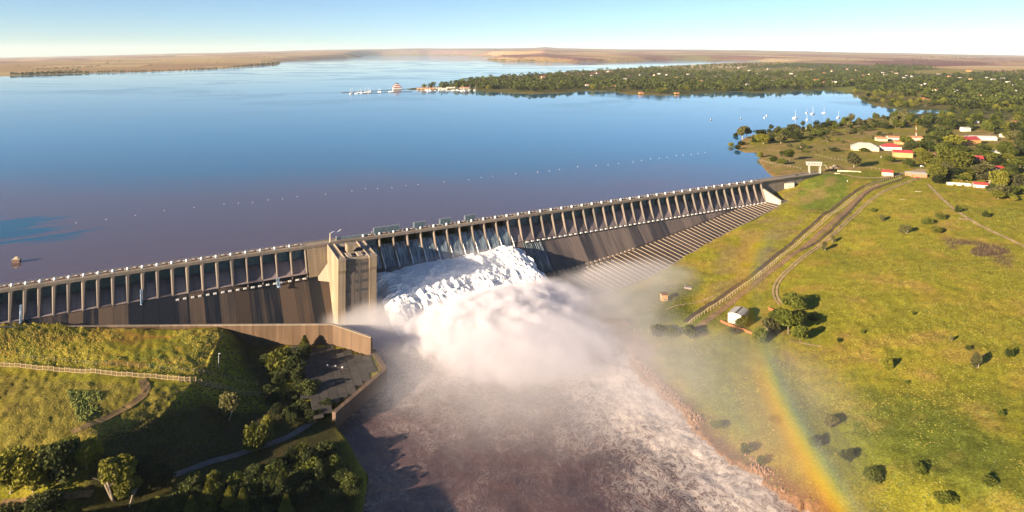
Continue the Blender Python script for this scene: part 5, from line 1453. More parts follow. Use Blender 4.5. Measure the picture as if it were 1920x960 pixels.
# ------------------------------------------------------------------ grass tussocks and rocks
def scatter_cones(name, label, pts, hr, wr_, mat, seed, sides=4):
    r_ = np.random.default_rng(seed); n = len(pts)
    P = np.array(pts); h_ = r_.uniform(*hr, n); w_ = r_.uniform(*wr_, n); a0 = r_.uniform(0, 6.28, n)
    V = np.zeros((n, sides + 1, 3))
    for k in range(sides):
        V[:, k, 0] = P[:, 0] + np.cos(a0 + k * 2 * PI / sides) * w_ * r_.uniform(.6, 1.2, n); V[:, k, 1] = P[:, 1] + np.sin(a0 + k * 2 * PI / sides) * w_ * r_.uniform(.6, 1.2, n); V[:, k, 2] = P[:, 2] - .15
    V[:, sides] = P + np.stack([r_.normal(0, .15, n) * w_, r_.normal(0, .15, n) * w_, h_], 1)
    base = np.arange(n)[:, None] * (sides + 1)
    Fq_ = np.concatenate([base + np.array([[k, (k + 1) % sides, sides]]) for k in range(sides)], 0)
    o = link(name, np_mesh(name, V.reshape(-1, 3), Fq_, mat, False))
    tag(o, label, kind='stuff'); return o
r_ = np.random.default_rng(40)
def field_pts(poly, z, n, thr=.0, seed=1):
    P = np.array([unp(x, y, z) for x, y in poly])
    X = r_.uniform(P[:, 0].min(), P[:, 0].max(), n); Y = r_.uniform(P[:, 1].min(), P[:, 1].max(), n)
    ok = sdist(np.stack([X, Y], 1), P) > 0
    ok &= fbm(X * .03, Y * .03, 3, seed) > thr
    ok &= sdist(np.stack([X, Y], 1), RIVER) < -2
    X, Y = X[ok], Y[ok]
    return np.stack([X, Y, hz(X, Y)], 1)
fld = [(1560, 460), (1640, 400), (1740, 360), (1925, 400), (1925, 980), (1600, 980), (1500, 880), (1400, 780), (1250, 680), (1300, 650), (1480, 650), (1540, 560)]
M['tuft'] = simple('yellow grass tufts', (.20, .17, .022), .95, .35, .08)
M['tuft_green'] = simple('green grass tufts', (.095, .115, .018), .95, .35, .08)
M['tuft_gold'] = simple('golden grass tufts', (.30, .235, .028), .95, .35, .08)
M['tuft_shade'] = simple('shade darkened tufts', (.030, .030, .012), .95, .35, .08)  # tufts for the shaded slope, its shade painted into their colour
M['tuft_brown'] = simple('dry brown tufts', (.16, .10, .035), .95, .35, .08)
scatter_cones('grass_tussocks', 'yellow grass tussocks over the right field', field_pts(fld, -28, 42000, .42, 1), (.12, .38), (.4, 1.0), M['tuft'], 1)
scatter_cones('grass_tussocks', 'green tufts over the right field', field_pts(fld, -28, 22000, .45, 5), (.12, .45), (.4, 1.1), M['tuft_green'], 2)
bank = [(0, 616), (418, 612), (400, 650), (360, 712), (0, 680)]
scatter_cones('grass_tussocks', 'rough yellow grass on the left bank', field_pts(bank, -26, 14000, .42, 7), (.08, .28), (.4, 1.1), M['tuft_gold'], 3)
scatter_cones('grass_tussocks', 'green weeds on the left bank', field_pts(bank, -26, 3000, .62, 9), (.12, .5), (.5, 1.2), M['tuft_green'], 4)
scatter_cones('grass_tussocks', 'dry tufts on the terrace', field_pts([(0, 700), (330, 722), (290, 755), (180, 818), (0, 845)], -25, 9000, .42, 11), (.12, .3), (.3, .7), M['tuft'], 5)
scatter_cones('dark_heath', 'dark low scrub patch on the terrace', field_pts([(125, 728), (195, 732), (178, 772), (150, 790), (135, 760)], -25, 900, .3, 12), (.4, 1.0), (.6, 1.2), M['tuft_green'], 6)
scatter_cones('grass_tussocks', 'rough growth on the shaded slope', field_pts([(395, 640), (520, 650), (530, 740), (500, 800), (330, 880), (200, 850), (360, 720)], -36, 4000, .3, 13), (.2, .7), (.4, 1.0), M['tuft_shade'], 7)
scatter_cones('verge_growth', 'brown growth along the ditch and on the bank left of it', field_pts([(1270, 620), (1350, 560), (1440, 500), (1530, 425), (1600, 365), (1630, 362), (1560, 450), (1470, 500), (1380, 590), (1300, 640)], -28, 9000, .25, 14), (.3, 1.0), (.3, .8), M['tuft_brown'], 8)
scatter_cones('grass_tussocks', 'dry grass on the bank beside the ribbed apron', field_pts([(1120, 572), (1230, 530), (1320, 478), (1400, 425), (1480, 385), (1560, 372), (1500, 430), (1400, 505), (1290, 600), (1200, 605)], -34, 14000, .42, 15), (.15, .45), (.35, .8), M['tuft'], 9)
RKs = []
rb_ = [(1150, 640), (1225, 700), (1300, 770), (1370, 830), (1440, 880), (1530, 950), (1560, 990), (1500, 990), (1410, 900), (1320, 830), (1240, 765), (1180, 700)]
RKs = field_pts(rb_, -48.6, 9000, .3, 16)
scatter_cones('river_rocks', 'red brown rocks along the right river edge', RKs, (.4, 1.6), (.4, 1.3), M['rock'], 10, 5)

# ------------------------------------------------------------------ tracks, roads
def ribbon(name, pts_px, w, mat, lift=.30, side=0.0, smooth_n=3):
    P = [ground_at(x, y) for x, y in pts_px]
    # resample with a rounded line
    for _ in range(smooth_n):
        Q = [P[0]]
        for a, b_ in zip(P[:-1], P[1:]):
            Q += [a.lerp(b_, .25), a.lerp(b_, .75)]
        Q.append(P[-1]); P = Q
    R_ = [P[0]]
    for p_ in P[1:]:
        while (p_ - R_[-1]).length > 3.0: R_.append(R_[-1] + (p_ - R_[-1]).normalized() * 2.6)
        if (p_ - R_[-1]).length > 1.2: R_.append(p_)
    P = R_
    nn_ = 4; V = []
    for i, p_ in enumerate(P):
        d = (P[min(i + 1, len(P) - 1)] - P[max(i - 1, 0)]); d.z = 0; d.normalize()
        e_ = Vector((d.y, -d.x, 0))
        zc = max(float(hz(*((p_ + e_ * (side + k * w / 2)).to_2d()))[0]) for k in (-1, 0, 1)) * .5 + float(hz(p_.x, p_.y)[0]) * .5
        for k in range(nn_):
            q_ = p_ + e_ * (side + (k / (nn_ - 1) - .5) * w)
            z = max(float(hz(q_.x, q_.y)[0]), zc - .25) + lift
            V.append((q_.x, q_.y, z))
    Fq_ = [(i * nn_ + k, i * nn_ + k + 1, (i + 1) * nn_ + k + 1, (i + 1) * nn_ + k) for i in range(len(P) - 1) for k in range(nn_ - 1)]
    me = bpy.data.meshes.new(name); me.from_pydata(V, [], Fq_); me.materials.append(mat)
    o = link(name, me); tag(o, kind='structure')
    return P
ROAD1 = [(1284, 604), (1310, 583), (1345, 562), (1385, 533), (1430, 500), (1475, 464), (1522, 423), (1560, 392), (1600, 361), (1622, 348), (1660, 337), (1692, 327)]
ribbon('ditch', ROAD1, 3.6, M['ditch'], .25)
ribbon('ditch', [(x + 5, y + 4) for x, y in ROAD1[:-3]] , 1.2, M['rut'], .42)
V2 = [(1400, 560), (1440, 520), (1500, 470), (1537, 452), (1565, 425), (1592, 398), (1624, 362), (1645, 352), (1682, 340), (1700, 332)]
ribbon('ditch', V2[2:], 3.0, M['ditch'], .25)
ribbon('verge', [(1300, 622), (1340, 590), (1385, 556), (1430, 520), (1480, 482), (1530, 445), (1575, 405), (1612, 367), (1650, 345)], 5.5, M['verge'], .22)
TR = [(1465, 572), (1456, 562), (1452, 545), (1458, 528), (1474, 510), (1500, 487), (1530, 465), (1560, 443), (1588, 415), (1615, 390), (1650, 362), (1690, 345), (1728, 334)]
ribbon('dirt_track', TR, 1.5, M['dirt'], .34, side=-1.3)
ribbon('dirt_track', TR, 1.5, M['dirt'], .34, side=1.3)
ribbon('dirt_track', [(1533, 324), (1560, 325), (1585, 328), (1610, 333), (1640, 335), (1668, 331), (1690, 325)], 5, M['dirt'], .4)
ribbon('dirt_track', [(1740, 345), (1765, 372), (1800, 402), (1850, 430), (1925, 465)], 3, M['dirt'], .3)
ribbon('dirt_track', [(1250, 580), (1275, 572), (1310, 568), (1340, 555)], 1.6, M['dirt'], .3)
ribbon('dirt_track', [(1480, 640), (1540, 650), (1600, 690), (1700, 760), (1800, 830)][:2], 1.5, M['dirt'], .3)
ribbon('footpath', [(265, 712), (278, 730), (255, 755), (215, 775), (175, 795), (130, 812)], 4.5, M['tuft_brown'], .16)
ribbon('sunken_path', [(285, 902), (320, 894), (352, 884), (390, 868), (430, 858), (480, 842), (540, 822), (575, 800), (605, 780), (622, 770)], 4.6, M['path'], .45)
ribbon('dirt_track', [(0, 948), (60, 940), (120, 935), (175, 930)], 4, M['verge'], .3)
# road running off the end of the dam and the apron below the gantry
ribbon('car_park', [(1690, 326), (1710, 325), (1735, 318)], 14, M['dirt'], .35)

# ------------------------------------------------------------------ fences
def fence(name, pts_px, spacing, h_, mat, label, r=.09, wires=2, wire_mat=None, limit=90):
    P = [ground_at(x, y) for x, y in pts_px]
    o0 = P[0].copy(); e_ = empty(name, o0); tag(e_, label, 'fence')
    pm = MB().mat(mat).tube((0, 0, -.4), (0, 0, h_), r, n=5).mesh('post')
    tops = []; carry = 0.0
    for a, b_ in zip(P[:-1], P[1:]):
        d = b_ - a; L = d.length; t = carry
        while t < L and len(tops) < limit:
            q_ = a + d * (t / L); q_.z = float(hz(q_.x, q_.y)[0])
            link('post', pm, e_, tuple(q_ - o0)); tops.append(q_ - o0); t += spacing
        carry = t - L
    b = MB().mat(wire_mat or M['steel'])
    for k in range(wires):
        z = h_ * (k + 1) / (wires + .3)
        for a, b_ in zip(tops[:-1], tops[1:]):
            b.tube(a + Vector((0, 0, z)), b_ + Vector((0, 0, z)), .025, n=3, cap=False)
    b.build('wire', e_)
    return e_
def off(pts, dx, dy): return [(x + dx, y + dy) for x, y in pts]
fence('post_fence', off(ROAD1[:9], 9, 6), 4.2, 2.2, M['post'], 'long fence of yellow posts along the right side of the ditch', .14)
fence('post_fence', [(1604, 366), (1640, 350), (1665, 342), (1692, 333)], 4.0, 2.2, M['post'], 'fence of pale posts climbing from the ditch to the gatehouse', .12)
fence('post_fence', [(1622, 352), (1650, 341), (1690, 330)], 4.5, 2.2, M['post'], 'upper fence of pale posts above the ditch near the gatehouse', .12)
fence('post_fence', [(1422, 302), (1450, 309), (1480, 313), (1506, 318)], 5.0, 2.4, M['post'], 'fence of dark posts between the lake edge and the dam end', .16)
fence('post_fence', [(1530, 292), (1560, 298), (1590, 303)], 6.0, 2.6, M['post'], 'row of tall posts behind the white gantry', .14)
fence('post_fence', [(1634, 317), (1650, 319), (1668, 321)], 5.0, 2.6, M['post'], 'short row of pale posts behind the small red roofed hut', .13)
fence('post_fence', [(40, 672), (120, 678), (200, 684), (300, 692), (372, 700), (400, 705), (440, 712), (500, 722)], 6.5, 2.2, M['post'], 'sparse wire fence of thin posts above the palisade', .10)
fence('post_fence', [(1190, 622), (1230, 626), (1265, 632)], 5.0, 3.0, M['post'], 'short wire fence beside the bank abutment wall', .10)
# palisade on the left bank: posts and barred panels
PAL = [(-12, 686), (50, 691), (120, 697), (185, 701), (250, 707), (300, 711), (335, 714), (352, 716), (378, 722), (410, 729), (440, 735), (480, 741), (522, 749)]
P = [ground_at(x, y) for x, y in PAL]
o0 = P[0].copy(); pal = empty('palisade_fence', o0); tag(pal, 'long pale palisade fence stepping down the left bank', 'fence')
pts_ = []; carry = 0
for a, b_ in zip(P[:-1], P[1:]):
    d = b_ - a; L = d.length; t = carry
    while t < L:
        q_ = a + d * (t / L); q_.z = float(hz(q_.x, q_.y)[0]); pts_.append(q_); t += 3.3
    carry = t - L
pm = MB().mat(M['palisade']).box(-.14, .14, -.14, .14, -.5, 2.9).mesh('post')
def pan(L):
    b = MB().mat(M['palisade']); n = 9
    for i in range(n):
        x = .2 + (L - .4) * i / (n - 1); b.box(x - .035, x + .035, -.03, .03, -.2, 2.6)
    b.box(.1, L - .1, -.06, .06, .3, .45).box(.1, L - .1, -.06, .06, 2.1, 2.25)
    return b.mesh('panel')
pan_me = pan(3.3)
zs = pts_[0].z
for i, q_ in enumerate(pts_):
    link('post', pm, pal, tuple(q_ - o0))
    if i < len(pts_) - 1:
        d = pts_[i + 1] - q_
        l2 = math.hypot(d.x, d.y)
        link('panel', pan_me, pal, tuple(q_ - o0 + Vector((0, 0, min(0, d.z) * .5))), math.atan2(d.y, d.x), scale=(l2 / 3.3, 1, 1))

# ------------------------------------------------------------------ buildings
def house(name, label, px, py, w, d, h_, rz, wall, roof, kind='gable', rh=None, cat='house', nwin=3, door=True, eave=.4):
    p_ = ground_at(px, py)
    e_ = empty(name, (p_.x, p_.y, p_.z - .1), R(rz)); tag(e_, label, cat)
    rh = rh if rh is not None else w * .16 if kind != 'flat' else 0
    if ppm(p_.y) < 1.8: w *= 1.1; d *= 1.25; h_ *= 1.35; rh *= 1.35
    x0, x1, y0, y1 = -w / 2, w / 2, -d / 2, d / 2
    b = MB().mat(wall).box(x0, x1, y0, y1, -1.5, h_)
    if kind == 'gable':
        b.add([(x0, y0, h_), (x0, y1, h_), (x0, 0, h_ + rh), (x1, y0, h_), (x1, y1, h_), (x1, 0, h_ + rh)], [(0, 2, 1), (3, 4, 5)])
    b.build('wall', e_)
    b = MB().mat(roof); E = eave; t = .16
    if kind == 'gable':
        for sg in (-1, 1):
            A_ = [(x0 - E, sg * (d / 2 + E), h_ - rh * E / (d / 2) + .02), (x1 + E, sg * (d / 2 + E), h_ - rh * E / (d / 2) + .02), (x1 + E, 0, h_ + rh + .02), (x0 - E, 0, h_ + rh + .02)]
            if sg > 0: A_ = [A_[1], A_[0], A_[3], A_[2]]
            b.hexa(A_ + [(x, y, z + t) for x, y, z in A_])
    elif kind == 'hip':
        q = min(w, d) / 2
        B4 = [(x0 - E, y0 - E, h_), (x1 + E, y0 - E, h_), (x1 + E, y1 + E, h_), (x0 - E, y1 + E, h_)]
        T2 = [(x0 + q, 0, h_ + rh), (x1 - q, 0, h_ + rh)]
        b.add(B4 + T2, [(0, 1, 5, 4), (1, 2, 5), (2, 3, 4, 5), (3, 0, 4), (3, 2, 1, 0)])
    elif kind == 'mono':
        b.hexa([(x0 - E, y0 - E, h_), (x1 + E, y0 - E, h_), (x1 + E, y1 + E, h_ + rh), (x0 - E, y1 + E, h_ + rh), (x0 - E, y0 - E, h_ + t), (x1 + E, y0 - E, h_ + t), (x1 + E, y1 + E, h_ + rh + t), (x0 - E, y1 + E, h_ + rh + t)])
    else:
        b.box(x0 - .2, x1 + .2, y0 - .2, y1 + .2, h_ + .003, h_ + .35)
    b.build('roof', e_)
    if ppm(p_.y) * w > 9:
        for i in range(nwin):
            xc = x0 + w * (i + .5 + (.5 if door else 0)) / (nwin + (.5 if door else 0))
            f = MB().mat(M['white']).box(xc - .75, xc + .75, y0 - .07, y0 - .003, 1.0, 2.3).build('window', e_)
            MB().mat(M['glass']).box(xc - .62, xc + .62, y0 - .11, y0 - .073, 1.12, 2.18).build('pane', f)
        for yc in (y0 + d * .33, y0 + d * .7):
            f = MB().mat(M['white']).box(x0 - .07, x0 - .003, yc - .7, yc + .7, 1.0, 2.3).build('window', e_)
            MB().mat(M['glass']).box(x0 - .11, x0 - .073, yc - .58, yc + .58, 1.12, 2.18).build('pane', f)
        if door:
            MB().mat(M['brown_roof']).box(x0 + .6, x0 + 1.6, y0 - .09, y0 - .003, -.1, 2.1).build('door', e_)
    return e_
house('village_hall', 'wide white hall with a pale grey hipped roof left of the red roofs', 1621, 281, 34, 17, 4.2, -22, M['cream_wall'], M['grey_roof'], 'hip', 4.2, 'hall', 4)
house('house', 'white walled house with a bright red roof right of the white hall', 1670, 281, 24, 14, 4, -15, M['white_wall'], M['red_roof'], 'hip', 3.6, 'house', 4)
house('house', 'orange brick house with a low red roof in front of the village trees', 1692, 294, 22, 13, 5.2, -22, M['orange_wall'], M['red_roof'], 'gable', 2.2, 'house', 4)
house('house', 'small house with a pale orange roof, left one above the white hall', 1652, 264, 15, 9, 3, -10, M['cream_wall'], M['orange_roof'], 'gable', 2, 'house', 2)
house('house', 'small orange roofed house behind the bright red roof', 1675, 262, 18, 10, 3, -10, M['white_wall'], M['orange_roof'], 'gable', 2, 'house', 3)
house('house', 'low orange roofed house behind the brick house', 1686, 270, 12, 9, 3, -14, M['orange_wall'], M['orange_roof'], 'gable', 2, 'house', 2)
house('house', 'long low house with an orange roof beside the lattice mast', 1714, 262, 24, 9, 3, -8, M['cream_wall'], M['orange_roof'], 'gable', 1.6, 'house', 3)
house('gabled_hall', 'big brick hall with a red gabled roof among the trees', 1812, 271, 34, 15, 6.5, 12, M['orange_wall'], M['red_roof'], 'gable', 3.2, 'hall', 4)
house('shed', 'long white roofed shed behind the red gabled hall', 1838, 262, 42, 9, 3.6, -14, M['white_wall'], M['grey_roof'], 'gable', 1.5, 'shed', 4)
house('hut', 'dark brown roofed hut under the trees above the gatehouse', 1753, 297, 16, 9, 3.4, -14, M['brick_wall'], M['brown_roof'], 'gable', 2.2, 'hut', 2)
house('house', 'tall shaded house with a red roof right of the big yellow tree', 1829, 312, 14, 12, 8, -20, M['brick_wall'], M['red_roof'], 'gable', 2.5, 'house', 2)
house('hut', 'small brick hut with a red roof on the lawn beside the road', 1664, 329, 11, 8, 3.4, -28, M['cream_wall'], M['red_roof'], 'gable', 1.6, 'hut', 2)
house('gatehouse', 'low stone gatehouse, left of the two by the car park', 1706, 329, 9, 5, 3.2, -20, M['brick_wall'], M['grey_roof'], 'flat', 0, 'hut', 2)
house('gatehouse', 'low stone gatehouse with a flat pale roof by the car park', 1722, 331, 15, 7, 3.0, -16, M['brick_wall'], M['grey_roof'], 'mono', .6, 'hut', 2)
house('hut', 'small white hut with a red roof right of the ruined walls', 1838, 351, 12, 7, 2.6, -24, M['white_wall'], M['red_roof'], 'gable', 1.6, 'hut', 2)
house('house', 'white roofed shed on open grass at the right of the village', 1869, 289, 22, 10, 3, -8, M['white_wall'], M['grey_roof'], 'gable', 1.2, 'shed', 3)
house('house', 'pink roofed house right of the tall shaded house', 1866, 320, 17, 9, 3, -28, M['white_wall'], M['red_roof'], 'gable', 1.8, 'house', 2)
house('house', 'small white house hidden among the trees above the gabled hall', 1810, 246, 13, 8, 4.5, 5, M['white_wall'], M['grey_roof'], 'gable', 1.5, 'house', 2)
house('house', 'white house deeper in the woods above the other white house', 1791, 233, 12, 8, 3.4, 5, M['white_wall'], M['grey_roof'], 'gable', 1.5, 'house', 2)
house('house', 'tiny white house in the woods second from the right edge', 1829, 232, 9, 7, 3.4, 5, M['white_wall'], M['grey_roof'], 'gable', 1.5, 'house', 1)
house('house', 'low orange walled house at the right edge of the woods', 1908, 232, 20, 8, 3.4, -10, M['orange_wall'], M['orange_roof'], 'gable', 1.2, 'house', 2)
house('house', 'white house with an orange roof at the far right of the village', 1888, 257, 18, 9, 3.2, -8, M['white_wall'], M['orange_roof'], 'gable', 1.5, 'house', 2)
house('house', 'small cream house with an orange roof right of the white roofed shed', 1905, 287, 16, 9, 3, -12, M['cream_wall'], M['orange_roof'], 'gable', 1.8, 'house', 2)
house('hut', 'tiny white hut near the upper shore of the point', 1507, 243, 7, 5, 2.6, -10, M['white_wall'], M['grey_roof'], 'gable', 1, 'hut', 0, door=False)
house('hut', 'pair of small white sheds in the meadow of the point', 1531, 252, 11, 5, 2.6, -16, M['white_wall'], M['white_wall'], 'gable', 1, 'hut', 0, door=False)
house('hut', 'small cream hut below the gum trees on the near shore', 1543, 239, 7, 5, 2.8, -10, M['cream_wall'], M['grey_roof'], 'gable', 1, 'hut', 0, door=False)
house('pump_house', 'small flat roofed pump house at the foot of the dam end', 1476, 350, 12, 7, 3.6, 14, M['white_wall'], M['grey_roof'], 'flat', 0, 'pump house', 1, door=False)
house('bunker', 'low concrete bunker on the grass above the right bank', 1291, 541, 6, 4, 1.2, -30, M['fascia'], M['fascia'], 'flat', 0, 'bunker', 0, door=False)
house('hut', 'small orange tower hut with a dark roof standing alone on the bank', 1245, 563, 4.6, 4.6, 5, 8, M['orange_wall'], M['brown_roof'], 'mono', .8, 'hut', 1, door=False)
# ruined walls below the biggest yellow tree
rwp = ground_at(1803, 348); rwe = empty('ruined_walls', rwp, R(-22)); tag(rwe, 'roofless pinkish walls of a ruined building below the yellow tree', 'ruin')
for x0, x1, y0, y1, h_ in ((-14, -8, 0, .4, 2), (-5, 0, 0, .4, 1.6), (3, 9, 0, .4, 2), (-14, -13.6, .4, 6, 2.2), (-5, -4.6, .4, 6, 2), (9, 9.4, 0, 6, 2.4), (-13.6, 9, 6, 6.4, 2)):
    MB().mat(M['white_wall']).box(x0, x1, y0, y1, -1, h_).build('wall', rwe)
# the barn: rounded pale roof, two-tone end wall
p_ = ground_at(1384, 601); barn = empty('barn', (p_.x, p_.y, p_.z - .2), R(-36)); tag(barn, 'pale barn with a low rounded roof above the rusty fence', 'barn')
bw, bd, bh = 9.8, 14.5, 6.6
MB().mat(M['cream_wall']).box(-bw / 2, bw / 2, -bd / 2, bd / 2, -1.5, 2.4).build('wall', barn)
MB().mat(M['white_wall']).box(-bw / 2 + .03, bw / 2 - .03, -bd / 2 + .03, bd / 2 - .03, 2.4, bh).build('cladding', barn)
arc = [(-bw / 2 - .25 + (bw + .5) * i / 8, bh + 1.25 * (1 - (2 * i / 8 - 1) ** 2)) for i in range(9)]
for i in range(8):
    (xa, za), (xb, zb) = arc[i], arc[i + 1]
    MB().mat(M['dark'] if i == 4 else M['grey_roof']).hexa([(xa + .02, -bd / 2 - .3, za - .15), (xb - .02, -bd / 2 - .3, zb - .15), (xb - .02, bd / 2 + .3, zb - .15), (xa + .02, bd / 2 + .3, za - .15),
        (xa + .02, -bd / 2 - .3, za), (xb - .02, -bd / 2 - .3, zb), (xb - .02, bd / 2 + .3, zb), (xa + .02, bd / 2 + .3, za)]).build('roof_sheet', barn)
g_ = MB().mat(M['white_wall'])
g_.add([(x, y, z) for y in (-bd / 2, bd / 2) for x, z in ([(-bw / 2, bh - .1)] + [(a, z - .16) for a, z in arc[1:-1]] + [(bw / 2, bh - .1)])], [tuple(range(9)), tuple(range(17, 8, -1))])
g_.build('gable', barn)
MB().mat(M['steel']).box(-1.6, 1.6, -bd / 2 - .06, -bd / 2 - .003, -.1, 3.4).build('door', barn)
def rusty(pts_px, label):
    P = [ground_at(x, y) for x, y in pts_px]; o0 = P[0].copy(); e_ = empty('rusty_fence', o0); tag(e_, label, 'fence')
    for a, b_ in zip(P[:-1], P[1:]):
        d = b_ - a; n = max(1, round(d.length / 2.6))
        for i in range(n):
            q0 = a + d * (i / n); q1 = a + d * ((i + 1) / n)
            L = (q1 - q0).length; r2 = math.atan2(d.y, d.x); q0.z = float(hz(q0.x, q0.y)[0])
            MB().mat(M['rust']).box(.05, L - .05, -.04, .04, -.3, 1.7).build('panel', e_, loc=tuple(q0 - o0), rz=r2)
rusty([(1351, 604), (1372, 613), (1392, 620), (1412, 628)], 'rusty sheet fence running below the barn')
rusty([(1440, 580), (1452, 585), (1462, 588)], 'short rusty fence right of the barn')
# gantry at the end of the dam
gx, gy = dam_xy(814, -4); gan = empty('gantry_crane', (gx, gy, 3.85), R(-6), .8); tag(gan, 'white portal gantry crane standing over the right end of the dam', 'crane')
for x in (-8, 8):
    for y in (-2.6, 2.6):
        MB().mat(M['grey_roof']).hexa([(x - .5, y * 1.15 - .5, 0), (x + .5, y * 1.15 - .5, 0), (x + .5, y * 1.15 + .5, 0), (x - .5, y * 1.15 + .5, 0), (x - .4, y - .4, 12), (x + .4, y - .4, 12), (x + .4, y + .4, 12), (x - .4, y + .4, 12)]).build('leg', gan)
MB().mat(M['grey_roof']).box(-11.5, 10, -3.6, 3.6, 12, 17).build('cabin', gan)
MB().mat(M['grey_roof']).box(-12, 10.5, -4, 4, 17.003, 17.5).build('roof', gan)
for i in range(5):
    MB().mat(M['glass']).box(-10 + i * 4.2, -8.6 + i * 4.2, -3.68, -3.603, 14, 15.6).build('window', gan)
MB().mat(M['grey_roof']).tube((10, 0, 14), (17, 0, 12), .5, .4, 6).tube((17, 0, 12), (19, 0, 7), .4, .3, 6).build('boom', gan)
p_ = ground_at(1565, 316); dr_ = empty('cable_drums', p_, R(20)); tag(dr_, 'heap of round machine parts and drums right of the gantry', 'machinery')
for x, y, r0 in ((0, 0, 2.6), (5, 2, 1.8), (-6, -1, 1.6), (9, 4, 1.4)):
    MB().mat(M['deck']).tube((x, y - .8, r0), (x, y + .8, r0), r0, n=14).build('drum', dr_)
MB().mat(M['winch']).box(2, 8, -3, -1, 0, 2).box(-5, -2, 1, 4, 0, 2.4).build('frame', dr_)
p_ = ground_at(1588, 322); lw = empty('low_wall', p_, R(-26)); tag(lw, 'long low cream wall on the lawn right of the gantry', 'wall')
MB().mat(M['cream_wall']).box(-11, 16, -.5, .5, -.6, 1.6).build('wall_panel', lw)
p_ = ground_at(1570, 326); lw = empty('parapet_block', p_, R(-20)); tag(lw, 'flat concrete block beside the road near the gantry', 'block')
MB().mat(M['cream_wall']).box(-3, 3, -1, 1, -.4, 1).build('block', lw)
MB().mat(M['deck']).box(-3.2, 3.2, -1.2, 1.2, 1.003, 1.2).build('lid', lw)
# mast
p_ = ground_at(1718, 266); ms = empty('lattice_mast', p_); tag(ms, 'thin red and white lattice mast beside the orange roofs', 'mast')
for i in range(6):
    lattice('mast_section', (0, 0, i * 5), (0, 0, i * 5 + 5), 1.6 - i * .2, ms, M['red_roof'] if i % 2 else M['white'], 3)
# vehicles
def car(px, py, rz, paint, label, L=4.4, hgt=1.5, van=False):
    p_ = ground_at(px, py); e_ = empty('parked_van' if van else 'parked_car', (p_.x, p_.y, p_.z + .05), R(rz)); tag(e_, label, 'van' if van else 'car')
    w = 1.8
    b = MB().mat(paint).hexa([(-L / 2, -w / 2, .35), (L / 2, -w / 2, .35), (L / 2, w / 2, .35), (-L / 2, w / 2, .35), (-L / 2 + .1, -w / 2 + .05, .95), (L / 2 - .15, -w / 2 + .05, .85), (L / 2 - .15, w / 2 - .05, .85), (-L / 2 + .1, w / 2 - .05, .95)])
    x1 = L / 2 - (.5 if van else 1.3)
    b.hexa([(-L / 2 + .15, -w / 2 + .06, .9), (x1, -w / 2 + .06, .85), (x1, w / 2 - .06, .85), (-L / 2 + .15, w / 2 - .06, .9), (-L / 2 + .4, -w / 2 + .2, hgt), (x1 - .6, -w / 2 + .2, hgt), (x1 - .6, w / 2 - .2, hgt), (-L / 2 + .4, w / 2 - .2, hgt)])
    b.build('body', e_)
    MB().mat(M['glass']).box(-L / 2 + .6, x1 - .6, -w / 2 + .06, w / 2 - .06, 1.0, hgt - .18).build('window', e_)
    for x in (-L / 2 + .8, L / 2 - .85):
        for y in (-w / 2 + .1, w / 2 - .1):
            MB().mat(M['dark']).tube((x, y - .1, .33), (x, y + .1, .33), .33, n=10).build('wheel', e_)
car(1729, 313, 20, M['white'], 'white van parked in tree shade above the gatehouses', 5.2, 2.2, True)
car(1776, 332, -10, M['white'], 'white car parked beside the ruined walls', 4.4, 1.5)
car(1720, 334, 10, M['red_roof'], 'small dark red car parked by the stone gatehouse', 4.2, 1.5)
car(1507, 321, 30, M['dark'], 'black car parked on the dam road by the gantry', 4.4, 1.5) if False else None
bx, by = dam_xy(780, -4)
e_ = empty('parked_car', (bx, by, 3.87), DAM_RZ); tag(e_, 'dark car parked on the dam road left of the gantry', 'car')
MB().mat(M['dark']).hexa([(-2.2, -.9, .35), (2.2, -.9, .35), (2.2, .9, .35), (-2.2, .9, .35), (-2, -.85, .95), (2, -.85, .9), (2, .85, .9), (-2, .85, .95)]).hexa([(-1.9, -.8, .93), (1.1, -.8, .9), (1.1, .8, .9), (-1.9, .8, .93), (-1.5, -.65, 1.5), (.5, -.65, 1.5), (.5, .65, 1.5), (-1.5, .65, 1.5)]).build('body', e_)
for x in (-1.4, 1.4):
    for y in (-.85, .85): MB().mat(M['steel']).tube((x, y - .1, .33), (x, y + .1, .33), .33, n=10).build('wheel', e_)
# felled trunks and masonry lying on the field
for px, py, L, rz, mt, lb in ((1810, 412, 10, -35, 'wall_orange', 'broken pink wall remnant along the red earth path'), (1722, 360, 7, -20, 'bark_pale', 'grey fallen tree trunk below the gatehouse'), (1692, 375, 6, 10, 'bark_pale', 'pale fallen branches in the upper field')):
    p_ = ground_at(px, py); e_ = empty('fallen_log' if 'trunk' in lb or 'branch' in lb else 'wall_remnant', p_, R(rz)); tag(e_, lb, 'log' if 'trunk' in lb or 'branch' in lb else 'wall')
    b = MB().mat(M[mt])
    if mt == 'bark_pale':
        b.tube((-L / 2, 0, .4), (L / 2, 0, .5), .4, .2, 7).tube((0, 0, .4), (2, 1.8, .9), .18, .08, 5).tube((1.5, 0, .5), (3, -1.4, 1), .15, .06, 5); b.build('trunk', e_)
    else:
        for i in range(4): MB().mat(M[mt]).box(-L / 2 + i * L / 4, -L / 2 + (i + .8) * L / 4, -.4, .4, -.3, 1.2 - .2 * (i % 2)).build('wall_section', e_)
